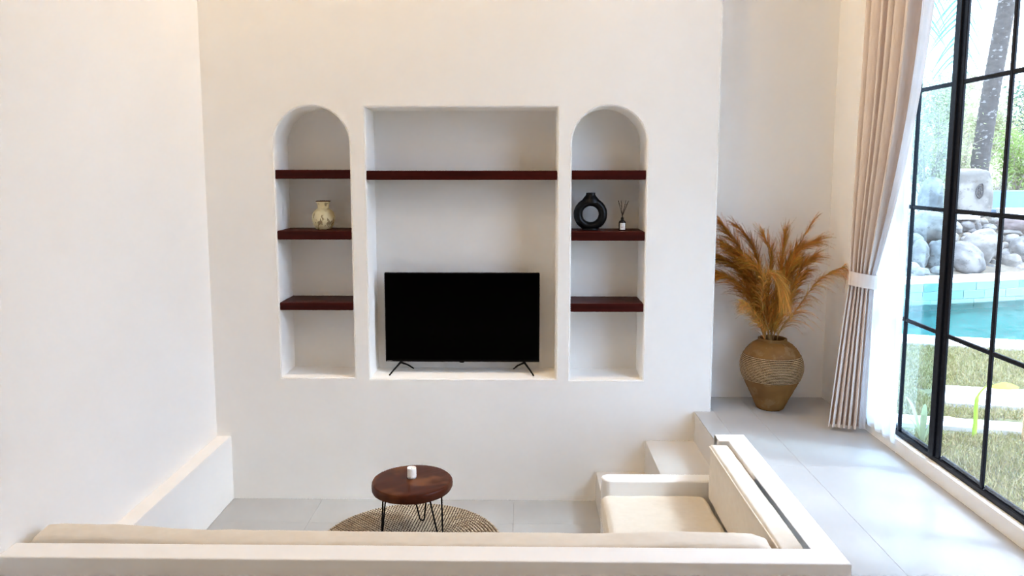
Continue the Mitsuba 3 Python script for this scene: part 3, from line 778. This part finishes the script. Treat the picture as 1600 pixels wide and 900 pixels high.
# ------------------------------------------------------------------ garden
GZ = -0.12
near_edge = catmull([(2.12, 3.35), (2.9, 2.95), (3.74, 2.70), (4.15, 2.60), (5.0, 2.42), (6.0, 2.45), (7.2, 2.9), (8.3, 3.8)], 60)
far_edge = catmull([(8.7, 5.2), (8.2, 5.75), (7.4, 5.70), (6.59, 5.45), (5.69, 5.19), (4.9, 5.0), (3.6, 4.85), (2.12, 4.75)], 60)
pool_ring = np.vstack([near_edge, far_edge])
pool_poly = sg.Polygon(pool_ring)
WZ = -0.215
lawn_poly = sg.box(2.1, -9, 14, 4.2).difference(pool_poly.buffer(0.40)).difference(sg.box(2.1, 3.3, 14, 6))
if lawn_poly.geom_type != 'Polygon': lawn_poly = max(lawn_poly.geoms, key=lambda g: g.area)
v, f = tri_poly(lawn_poly)
struct('lawn', trimesh.Trimesh(np.c_[v, np.full(len(v), GZ)], f, process=False), 'm_lawn', 'lawn of short dry grass outside the window')
grng = np.random.default_rng(5)
for q in range(3):
    n = 46000
    xy = np.c_[2.13 + 4.6 * grng.random(n) ** 1.5, grng.uniform(-3.2, 2.4, n)]
    keep = np.array([True] * n)
    import shapely
    keep = shapely.contains_xy(lawn_poly, xy[:, 0], xy[:, 1])
    for sx0, sx1, sy0, sy1 in ((2.85, 4.0, 0.46, 0.92), (2.3, 4.0, -0.06, 0.22)):
        keep &= ~((xy[:, 0] > sx0) & (xy[:, 0] < sx1) & (xy[:, 1] > sy0) & (xy[:, 1] < sy1))
    xy = xy[keep]
    n = len(xy)
    s = np.linspace(0, 1, 3)
    h = 0.018 + 0.03 * grng.random(n) * (0.4 + meshkit.fbm(np.c_[xy * 2.5, np.zeros(n)], 3, 3))
    d = grng.normal(size=(n, 2)) * 0.016
    P = np.zeros((n, 3, 3))
    P[..., 0] = xy[:, :1] + d[:, :1] * s ** 2; P[..., 1] = xy[:, 1:] + d[:, 1:] * s ** 2; P[..., 2] = GZ + h[:, None] * s
    if q == 0: gk = thing('grass', 'short yellow green grass growing outside between the window and the pool', 'grass'); labels[gk]['kind'] = 'stuff'
    scene[gk + '__%03d' % (q + 1)] = mikit.ply(ribbons(P, 0.005, 0.0015, grng), 'm_grass_%d' % q)

for nm, ring_, lab in (('larger white stepping slab in the grass nearer the pool', [(2.86, 0.50), (3.9, 0.30), (4.05, 0.72), (3.05, 0.94)], 0), ('narrow white stepping slab in the grass nearer the window', [(2.30, 0.10), (4.0, -0.32), (4.05, -0.12), (2.40, 0.26)], 1)):
    single('stepping_slab', prism(ring_, GZ - 0.03, GZ + 0.03, 0.006), 'm_slab', nm, 'paving slab', smooth=35)

# pool
pk = thing('swimming_pool', 'curved turquoise swimming pool in the garden with pale stone edges', 'swimming pool')
L3 = lambda r_, z: np.c_[r_, np.full(len(r_), z)]
v, f = tri_poly(pool_poly)
part(pk, 'basin', cat(strip(L3(pool_ring, -1.05), L3(pool_ring, -0.1), True), trimesh.Trimesh(np.c_[v, np.full(len(v), -1.05)], f, process=False)), 'm_pool')
wp = pool_poly.buffer(-0.004)
v, f = tri_poly(wp)
part(pk, 'water', trimesh.Trimesh(np.c_[v, np.full(len(v), WZ)], f, process=False), 'm_water', label='clear turquoise water')
shelf_ring = np.vstack([near_edge[5:50], (near_edge + np.array([0.12, 0.95]))[5:50][::-1]])
part(pk, 'ledge_step', prism(shelf_ring, -1.04, -0.52, 0.01), 'm_pool', smooth=35)


def offset_line(l, d):
    t = np.gradient(l, axis=0); t /= np.linalg.norm(t, axis=1, keepdims=True)
    return l + np.c_[t[:, 1], -t[:, 0]] * d


def edging(line, width, z0, z1, per, name, m):
    o = offset_line(line, width)
    n = len(line)
    for a0 in range(0, n - 1, per):
        a1 = min(a0 + per, n - 1)
        ring_ = np.vstack([line[a0:a1 + 1], o[a0:a1 + 1][::-1]])
        c = ring_.mean(0); ring_ = c + (ring_ - c) * 0.996
        if sg.Polygon(ring_).exterior.is_ccw is False: ring_ = ring_[::-1]
        part(pk, name, prism(ring_, z0, z1, 0.01, 2), m, smooth=35)


edging(near_edge, 0.42, -0.30, GZ + 0.025, 6, 'coping_stone', 'm_slab')
edging(far_edge, 0.60, -0.30, 0.055, 6, 'coping_stone', 'm_slab')
# tiled upstand above the water on the far side
trng = np.random.default_rng(2)
cum = np.r_[0, np.cumsum(np.linalg.norm(np.diff(far_edge, axis=0), axis=1))]
for row, (z0, z1) in enumerate(((-0.30, -0.165), (-0.162, -0.055), (-0.052, 0.052))):
    s = 0.05 * row
    while s < cum[-1] - 0.35:
        e = s + trng.uniform(0.24, 0.42)
        p0, p1 = [np.array([np.interp(x, cum, far_edge[:, 0]), np.interp(x, cum, far_edge[:, 1])]) for x in (s + 0.003, e - 0.003)]
        t = (p1 - p0) / np.linalg.norm(p1 - p0); nn = np.array([-t[1], t[0]])
        th = 0.016 + 0.006 * trng.random()
        ring_ = np.array([p0, p1, p1 + nn * th, p0 + nn * th])
        if not sg.Polygon(ring_).exterior.is_ccw: ring_ = ring_[::-1]
        part(pk, 'wall_tile', prism(ring_, z0, z1, 0.003, 1), 'm_pool_tile_%d' % trng.integers(3))
        s = e

# ground behind the pool: earth bank, terrace, rising meadow, far hill
def far_y(x): return np.interp(x, far_edge[::-1, 0], far_edge[::-1, 1], right=6.0) + 0.58
gx = np.concatenate([np.linspace(1.5, 12, 60), np.linspace(13, 60, 25)])
rows = []
for dy, z in ((-0.02, -0.3), (0.0, 0.0), (0.5, 0.16), (1.0, 0.45), (1.45, 0.72), (1.8, 0.80), (2.9, 0.80), (4.2, 0.95), (6, 1.25), (9, 1.75), (14, 2.6), (20, 3.4), (30, 4.0), (60, 3.0), (130, 2.0)):
    yv = far_y(gx) + dy
    nz_ = meshkit.fbm(np.c_[gx * 0.5, yv * 0.5, 0 * gx], 4, 2) - 0.5
    rows.append(np.c_[gx * (1 + max(0, dy - 5) * 0.03), yv, z + nz_ * (0.05 if dy < 3 else 0.12 * dy ** 0.5)])
R_ = np.array(rows)
struct('rock_bank', grid_mesh(R_[:6][:, :, :]), 'm_earth', 'dark earth between the boulders behind the pool', smooth=True)
struct('meadow', grid_mesh(R_[5:]), 'm_meadow', 'pale green slope rising behind the pool', smooth=True)
hx = np.linspace(-60, 330, 90); hy = np.linspace(110, 230, 30)
HX, HY = np.meshgrid(hx, hy, indexing='ij')
hz = 15 * np.exp(-((HY - 175) / 38.0) ** 2) * (0.62 + 0.6 * meshkit.fbm(np.stack([HX * 0.012, HY * 0.012, 0 * HX], -1), 3, 8)) + 2.5 * meshkit.fbm(np.stack([HX * 0.12, HY * 0.12, 0 * HX], -1), 3, 9) - 3
struct('hill', grid_mesh(np.stack([HX, HY, hz], -1)), 'm_hill', 'far wooded hill beyond the garden', smooth=True)

# damp haze between the garden and the hill
hz_ = trimesh.creation.box((420, 260, 70)); hz_.apply_translation((150, 24 + 130, 30))
scene['haze'] = {**mikit.ply(hz_, {'type': 'null'}), 'interior': {'type': 'homogeneous', 'sigma_t': 0.018, 'albedo': {'type': 'rgb', 'value': [0.97, 0.985, 0.995]}}}
labels['haze'] = {'label': 'pale damp haze in front of the far hill', 'category': 'haze', 'kind': 'stuff'}

# boulders
def rock_mesh(seed, sub=3, rough=0.36):
    m = trimesh.creation.icosphere(subdivisions=sub)
    p = np.array(m.vertices)
    n1 = meshkit.fbm(p * 0.9 + seed * 7.3, 3, seed) - 0.5
    n2 = meshkit.fbm(p * 3.0 + seed * 3.1, 3, seed + 40) - 0.5
    m.vertices = p * (1 + rough * 1.6 * n1 + 0.16 * n2)[:, None]
    return m


ROCKS = [mikit.ply(rock_mesh(s), None, True) for s in range(6)]
BOUL = []


def boulder(x, y, z, rx, ry, rz, m, label, group=None, rot=0, tilt=0, var=0):
    d = {**ROCKS[var % 6], 'bsdf': {'type': 'ref', 'id': 'm_rock_%d' % m}}
    single('boulder', moved(d, T().translate([float(x), float(y), float(z)]).rotate([0, 0, 1], rot).rotate([0, 1, 0], tilt).scale([float(rx), float(ry), float(rz)])), None, label, 'boulder', group)
    BOUL.append((x, y, z, max(rx, rz)))


def at_bank(px, py, w_, h_, dy=0.0):
    """a place on the rock bank for a boulder that is w_ x h_ pixels large: depth from its height on the slope"""
    s = np.clip((432 - (py + h_ * 0.3)) / 100.0, 0, 1)
    Y = 6.15 + 1.15 * s + dy
    for _ in range(3):
        D = Y + 4.55; X = (px - 819) / 1188 * D
        Y = float(far_y(X)) + 0.18 + 1.25 * s + dy
    D = Y + 4.55
    X, Y, Z = at_y(px, py, Y)
    return X, Y, Z, w_ / 1188 * D / 2, h_ / 1188 * D / 2


BIG = [(1453, 354, 62, 50, 1, 8, 'large pinkish boulder seen through the narrow left pane, top of the bank'), (1438, 398, 26, 46, 1, 0, 'upright pale boulder at the left end of the bank'),
       (1463, 402, 30, 50, 0, 0, 'upright grey boulder beside the black mullion in the left pane'), (1440, 428, 26, 20, 1, 0, 'small pale boulder on the pool edge at the far left'),
       (1465, 425, 22, 18, 1, 0, 'small pinkish boulder on the pool edge left of the mullion'),
       (1506, 405, 58, 54, 0, 35, 'large grey boulder with a dark foot just right of the black mullion'), (1533, 388, 52, 62, 1, 40, 'tallest pale boulder in the middle of the bank, leaning left'),
       (1590, 352, 58, 30, 2, 0, 'dark pinkish brown boulder at the top right of the bank'), (1596, 391, 34, 40, 0, -10, 'round grey boulder at the right edge of the view'),
       (1579, 409, 34, 24, 1, -15, 'flat white boulder low on the right of the bank'), (1594, 418, 30, 16, 1, 0, 'small white boulder on the pool edge at the right'),
       (1582, 375, 24, 20, 0, 0, 'rounded grey stone above the flat white boulder'), (1582, 363, 32, 11, 1, 0, 'long flat pale stone under the dark brown boulder')]
for q, (px, py, w_, h_, m_, tl, lab) in enumerate(BIG):
    x, y, z, rx, rz = at_bank(px, py, w_, h_)
    boulder(x, y, z, rx * 1.04, (rx + rz) / 2, rz * 1.04, m_, lab, None, rot=(q * 47) % 40 - 20, tilt=tl, var=q)
SM = [(1510, 354, 22, 18), (1523, 347, 16, 18), (1536, 347, 14, 12), (1545, 356, 20, 13), (1549, 366, 14, 9), (1539, 361, 14, 8), (1554, 347, 16, 12), (1527, 356, 12, 14), (1518, 362, 16, 11), (1511, 369, 14, 12), (1506, 374, 10, 9),
      (1571, 396, 14, 14), (1580, 391, 9, 11), (1570, 384, 10, 12), (1581, 421, 9, 8), (1545, 417, 18, 9), (1551, 411, 14, 10), (1574, 421, 14, 8), (1598, 369, 12, 10), (1560, 372, 16, 14), (1562, 352, 18, 14), (1556, 400, 14, 16), (1561, 421, 14, 9),
      (1500, 345, 18, 14), (1490, 356, 22, 20), (1487, 372, 20, 18), (1484, 420, 20, 14), (1475, 380, 16, 16), (1430, 375, 20, 20), (1425, 420, 20, 20), (1420, 352, 26, 24)]
SHORT = ['large pinkish boulder in the narrow left pane', 'upright pale boulder at the far left', 'upright grey boulder beside the mullion', 'small pale far left boulder', 'small pinkish boulder by the mullion',
         'large grey boulder with the dark foot', 'tallest pale leaning boulder', 'dark pinkish brown boulder', 'round grey boulder at the right edge', 'flat white boulder on the right', 'small white boulder at the right pool edge', 'rounded grey stone over the flat white boulder', 'long flat pale stone']
for q, (px, py, w_, h_) in enumerate(SM):
    x, y, z, rx, rz = at_bank(px, py, w_, h_, 0.05)
    b_ = min(range(len(BIG)), key=lambda i: math.hypot(BIG[i][0] - px, BIG[i][1] - py))
    dx, dy = px - BIG[b_][0], py - BIG[b_][1]
    where = ('right of' if dx > 0 else 'left of') if abs(dx) > abs(dy) else ('below' if dy > 0 else 'above')
    size = 'flat' if w_ > 1.5 * h_ else ('very small' if w_ * h_ < 140 else ('small' if w_ * h_ < 230 else 'medium'))
    lab = '%s %s stone %s the %s' % (size, ('grey', 'pale', 'pale', 'grey')[q % 4], where, SHORT[b_])
    boulder(x, y, z, rx * 1.08, (rx + rz) / 2 * 1.1, rz * 1.08, (0, 1, 1, 0)[q % 4], lab, 'small stones of the rock bank', rot=(q * 61) % 180, var=q + 2)
brng = np.random.default_rng(9)
n_out = 0
while n_out < 26:                        # the bank goes on beyond the frame
    X = brng.uniform(7.25, 9.2) if n_out < 17 else brng.uniform(3.2, 4.75)
    s = brng.random()
    Y = float(far_y(X)) + 0.2 + 1.05 * s
    r = brng.uniform(0.12, 0.27)
    z = 0.06 + 0.60 * s + r * 0.25
    n_out += 0.02
    if any(math.dist((X, Y, z), b[:3]) < 0.95 * (r + b[3]) for b in BOUL): continue
    n_out = math.floor(n_out) + 1
    boulder(X, Y, z, r * brng.uniform(0.9, 1.2), r, r * brng.uniform(0.6, 0.9), int(brng.integers(0, 2)), 'rounded boulder of the rock bank beyond the window edge', 'boulders beyond the frame', rot=float(brng.uniform(0, 180)), var=int(brng.integers(0, 6)))

# carved standing stone, blue-grey standing rock, upper basin
sx0, sx1 = at_y(1478, 330, 7.75)[0], at_y(1545, 330, 7.75)[0]
zb_, zt2 = 0.72, at_y(1500, 263, 7.75)[2]
m = rock_mesh(21, 4, 0.08)
p = np.array(m.vertices); p = np.sign(p) * np.abs(p) ** 0.45; p[:, 0] *= np.where(p[:, 2] > 0, 1 - 0.16 * p[:, 2], 1.0)
m.vertices = p * np.array([(sx1 - sx0) / 2, 0.16, (zt2 - zb_) / 2]) + np.array([(sx0 + sx1) / 2, 7.75, (zb_ + zt2) / 2])
k = thing('carved_stone', 'upright pale standing stone with a dark carved emblem behind the boulders', 'stone')
kb = part(k, 'slab', m, 'm_rock_1', smooth=True)
ec = at_y(1531, 299, 7.58); ec[1] = 7.572
def emb_t(pts, r): return tube(catmull([ec + np.array([x, 0, z]) for x, z in pts], 24), r, 6)
em = [emb_t([(-0.01, -0.115), (-0.055, -0.05), (-0.045, 0.05), (0.02, 0.12), (0.045, 0.05), (0.04, -0.06), (-0.01, -0.115)], 0.009), emb_t([(0.0, -0.08), (-0.025, -0.02), (-0.015, 0.05), (0.018, 0.08)], 0.008), emb_t([(0.02, -0.06), (0.005, 0.0), (0.02, 0.05)], 0.008),
      emb_t([(-0.045, 0.0), (-0.01, 0.012), (0.04, 0.02)], 0.006), emb_t([(-0.04, -0.045), (0, -0.035), (0.035, -0.03)], 0.006)]
part(kb, 'emblem', cat(*em), 'm_ink', smooth=True, label='dark carved leaf shaped emblem')
a_, b_ = at_y(1440, 322, 7.5), at_y(1477, 262, 7.5)
boulder((a_[0] + b_[0]) / 2, 7.55, 1.02, (b_[0] - a_[0]) / 2 * 1.1, 0.22, 0.36, 0, 'tall blue grey standing boulder seen through the narrow left pane', var=3)
mat('m_basin', pri((0.14, 0.24, 0.40), 0.3, specular=0.4))
kx0, kx1 = 7.55, 9.8
k = thing('upper_basin', 'blue upper water basin behind a white edge above the boulders', 'water basin')
part(k, 'rim', bbox(kx0, kx1, 7.55, 7.75, 0.70, 0.875, 0.01), 'm_slab')
part(k, 'back_wall', bbox(kx0, kx1, 8.45, 8.55, 0.70, 1.13, 0.01), 'm_basin', label='blue painted back wall')
part(k, 'water', bbox(kx0 + 0.02, kx1, 7.75, 8.45, 0.72, 0.845, 0.002), 'm_basin')
single('terrace_edge', bbox(6.0, 6.98, 7.18, 7.4, 0.72, 0.79, 0.01), 'm_slab', 'white stone edge under the standing boulder in the left pane', 'kerb')

# palm: trunk, crown, hanging frond
k = thing('coconut_palm', 'leaning coconut palm with a grey blotched trunk beyond the pool', 'palm tree')
b0, b1 = at_y(1526, 290, 9.3), at_y(1574, 0, 9.3)
dirv = (b1 - b0)
path = catmull([b0 + np.array([-0.05, 0, -0.75]), b0, b0 + dirv * 0.5 + np.array([-0.02, 0, 0]), b1, b1 + dirv * 0.55, b1 + dirv * 1.1], 150)
hgt = path[:, 2]
rad = np.interp(hgt, [0.3, 1.2, 4.5, 8], [0.185, 0.150, 0.137, 0.11]) * (1 + 0.035 * np.sin(hgt * 2 * math.pi / 0.11))
part(k, 'trunk', tube(path, rad, 20), 'm_bark', smooth=True)
frng = np.random.default_rng(3)


def frond(root, path_pts, n, ll, m='m_palm_leaf'):
    path = catmull(path_pts, 40)
    tan = np.gradient(path, axis=0); tan /= np.linalg.norm(tan, axis=1, keepdims=True)
    tt = np.linspace(0.12, 0.99, n)
    P = []
    for t in tt:
        i = int(t * 39)
        for sgn in (-1, 1):
            side = np.cross(tan[i], [0, 1, 0.25]); side /= np.linalg.norm(side)
            d = side * sgn * 0.75 + tan[i] * 0.75 + frng.normal(size=3) * 0.08
            d /= np.linalg.norm(d)
            L = ll * (0.5 + 0.5 * math.sin(math.pi * min(1, t * 0.85 + 0.1))) * frng.uniform(0.85, 1.1)
            s = np.linspace(0, 1, 5)
            q = path[i] + d * (L * s)[:, None]
            q[:, 2] -= 0.35 * L * s ** 2
            P.append(q)
    kb = part(root, 'frond' if root.startswith('coconut') else 'midrib', tube(path, np.linspace(0.016, 0.004, 40), 6), 'm_stem', smooth=True)
    part(kb if root.startswith('coconut') else root, 'leaflets', ribbons(np.array(P), 0.028, 0.006, frng), m, kind='stuff')


top = path[-1]
for q in range(11):
    a = q * 2 * math.pi / 11 + 0.3
    o = np.array([math.cos(a), math.sin(a), 0])
    frond(k, [top, top + o * 0.7 + np.array([0, 0, 0.55]), top + o * 1.7 + np.array([0, 0, 0.3]), top + o * 2.5 + np.array([0, 0, -0.7])], 40, 0.6)
c0 = at_y(1512, -260, 7.0)
k = thing('palm_frond', 'green palm frond hanging down behind the black mullion at the top', 'palm frond')
frond(k, [c0 + np.array([0.5, 0.6, 0.9]), c0, at_y(1506, -110, 7.0), at_y(1497, 10, 7.0), at_y(1487, 105, 7.0)], 46, 0.62)
k = thing('palm_frond', 'pale palm frond hanging at the top of the narrow left pane', 'palm frond')
frond(k, [at_y(1490, -320, 8.0), at_y(1475, -200, 8.0), at_y(1462, -80, 8.0), at_y(1449, 60, 8.0)], 34, 0.7)


# shrubs and trees
srng = np.random.default_rng(17)


def shrub(name, base, h, spread, nb, nleaf, leaf, lm, label, catg, bare=False, group=None):
    k = thing(name, label, catg, group)
    tubes, tips = [], []
    for q in range(nb):
        a = srng.uniform(0, 2 * math.pi); r = srng.uniform(0.25, 1)
        end = np.array([math.cos(a) * spread * r, math.sin(a) * spread * r, h * srng.uniform(0.6, 1.0)])
        mid = end * 0.5 + np.array([srng.normal() * 0.1 * spread, srng.normal() * 0.1 * spread, 0.08 * h])
        p = catmull([base, base + mid * 0.5 + srng.normal(size=3) * 0.03 * h, base + mid, base + end], 14)
        tubes.append(tube(p, np.linspace(0.018, 0.004, 14) * (h / 1.5) ** 0.5, 5))
        for t in range(5, 14):
            for _ in range(2):
                d = srng.normal(size=3) * 0.16 * h + np.array([0, 0, 0.06 * h])
                e = p[t] + d
                if t % 2 == 0: tubes.append(tube(catmull([p[t], p[t] + d * 0.5 + srng.normal(size=3) * 0.02, e], 6), np.linspace(0.006, 0.002, 6) * (h / 1.5) ** 0.5, 4))
                tips.append(np.linspace(p[t], e, 4)[1:])
    part(k, 'branches', cat(*tubes), 'm_twig', smooth=True)
    tips = np.vstack(tips)
    c = tips[srng.integers(0, len(tips), nleaf)] + srng.normal(size=(nleaf, 3)) * 0.05 * h
    d = srng.normal(size=(nleaf, 3)); d[:, 2] *= 0.6; d /= np.linalg.norm(d, axis=1, keepdims=True)
    s = np.linspace(0, 1, 3)
    P = c[:, None] + d[:, None] * (leaf * s)[None, :, None]
    P[..., 2] -= 0.25 * leaf * s ** 2
    part(k, 'foliage', ribbons(P, leaf * 0.45, leaf * 0.12, srng), lm, kind='stuff')


def gzat(X, Y):
    d = np.hypot(R_[..., 0] - X, R_[..., 1] - Y)
    return float(R_[..., 2].ravel()[d.argmin()]) - 0.03


for px, Y, h, sp, nb, nl, lf, lm, lab in (
        (1452, 9.4, 1.75, 0.85, 16, 2600, 0.05, 'm_leaf_pale', 'bare branching pale shrub in the narrow left pane above the boulders'),
        (1500, 10.6, 1.35, 0.9, 14, 2400, 0.05, 'm_leaf_pale', 'pale twiggy shrub left of the palm trunk'),
        (1557, 9.0, 0.75, 0.5, 14, 300, 0.04, 'm_leaf_mid', 'low bare twiggy bush right of the palm trunk'),
        (1592, 11.5, 1.25, 0.75, 14, 3200, 0.07, 'm_leaf_mid', 'leafy light green bush at the right edge above the basin'),
        (1545, 15.0, 1.6, 1.3, 14, 3000, 0.09, 'm_leaf_pale', 'pale green bush on the slope behind the palm trunk'),
        (1425, 12.5, 1.9, 1.1, 14, 2600, 0.07, 'm_leaf_pale', 'pale bush on the slope at the far left of the garden'),
        (1622, 17.5, 2.3, 0.8, 12, 3200, 0.10, 'm_leaf_dark', 'slim darker green shrub on the slope at the right'),
        (1462, 21.0, 2.2, 1.4, 14, 3200, 0.10, 'm_leaf_pale', 'broad pale shrub far back behind the mullion')):
    X = at_y(px, 250, Y)[0]
    shrub('shrub', np.array([X, Y, gzat(X, Y)]), h, sp, nb, nl, lf, lm, lab, 'shrub')
for q in range(5):                      # trees at the foot of the hill
    Y = 40 + 5.0 * q; px = (1590, 1450, 1655, 1520, 1400)[q]
    X = (px - 819) / 1188 * (Y + 4.55)
    shrub('distant_tree', np.array([X, Y, 2.2]), srng.uniform(2.0, 3.2), srng.uniform(1.2, 1.9), 9, 1500, 0.35, 'm_leaf_dark' if q % 3 else 'm_leaf_mid', 'hazy green tree in the distance below the hill', 'tree', group='distant trees')

# small plants by the window
def blade_leaf(base, tip, width, sag, fold=0.35):
    p = np.linspace(base, tip, 12); s = np.linspace(0, 1, 12)
    p[:, 2] += sag * np.sin(math.pi * s)
    t = np.array(tip) - np.array(base); side = np.cross(t, [0, 0, 1.0]); side /= np.linalg.norm(side)
    wv = width * np.sin(math.pi * np.clip(s * 0.93 + 0.05, 0, 1)) ** 0.7
    V = np.stack([p - side * wv[:, None] + np.array([0, 0, 1]) * (fold * wv)[:, None], p, p + side * wv[:, None] + np.array([0, 0, 1]) * (fold * wv)[:, None]], 1)
    return grid_mesh(V)


sb = np.array([2.70, -0.10, GZ])
k = thing('banana_plant', 'young plant with a broad lime green leaf outside the right panes', 'plant')
part(k, 'stalk', tube(catmull([sb, sb + np.array([0.003, 0, 0.10]), sb + np.array([0.0, 0.0, 0.20]), sb + np.array([0.008, 0, 0.26]), sb + np.array([0.045, 0, 0.31]), sb + np.array([0.075, -0.01, 0.325])], 30), np.r_[np.linspace(0.013, 0.010, 17), np.linspace(0.006, 0.003, 13)], 8), 'm_leaf_lime', smooth=True)
part(k, 'leaf', blade_leaf(sb + np.array([0.07, -0.01, 0.322]), sb + np.array([0.205, -0.06, 0.33]), 0.055, 0.025, -0.55), 'm_leaf_lime', smooth=True)
part(k, 'dry_leaf', blade_leaf(sb + np.array([0.0, 0, 0.05]), sb + np.array([-0.26, 0.12, 0.03]), 0.02, 0.06), 'm_straw', smooth=True, label='dry brown leaf')
single('wooden_post', tube([(2.97, -0.16, GZ - 0.05), (2.965, -0.16, 0.25)], 0.022, 12), 'm_post', 'brown wooden stake standing in the grass at the right edge', 'post', smooth=40)
k = thing('garden_plant', 'small grey green plant in the grass close outside the narrow left pane', 'plant')
pb = np.array([2.33, -0.22, GZ])
for q in range(6):
    a = q * 1.05; part(k, 'leaf', blade_leaf(pb, pb + np.array([0.12 * math.cos(a), 0.12 * math.sin(a), 0.16 + 0.05 * (q % 3)]), 0.016, 0.05), 'm_leaf_pale', smooth=True)
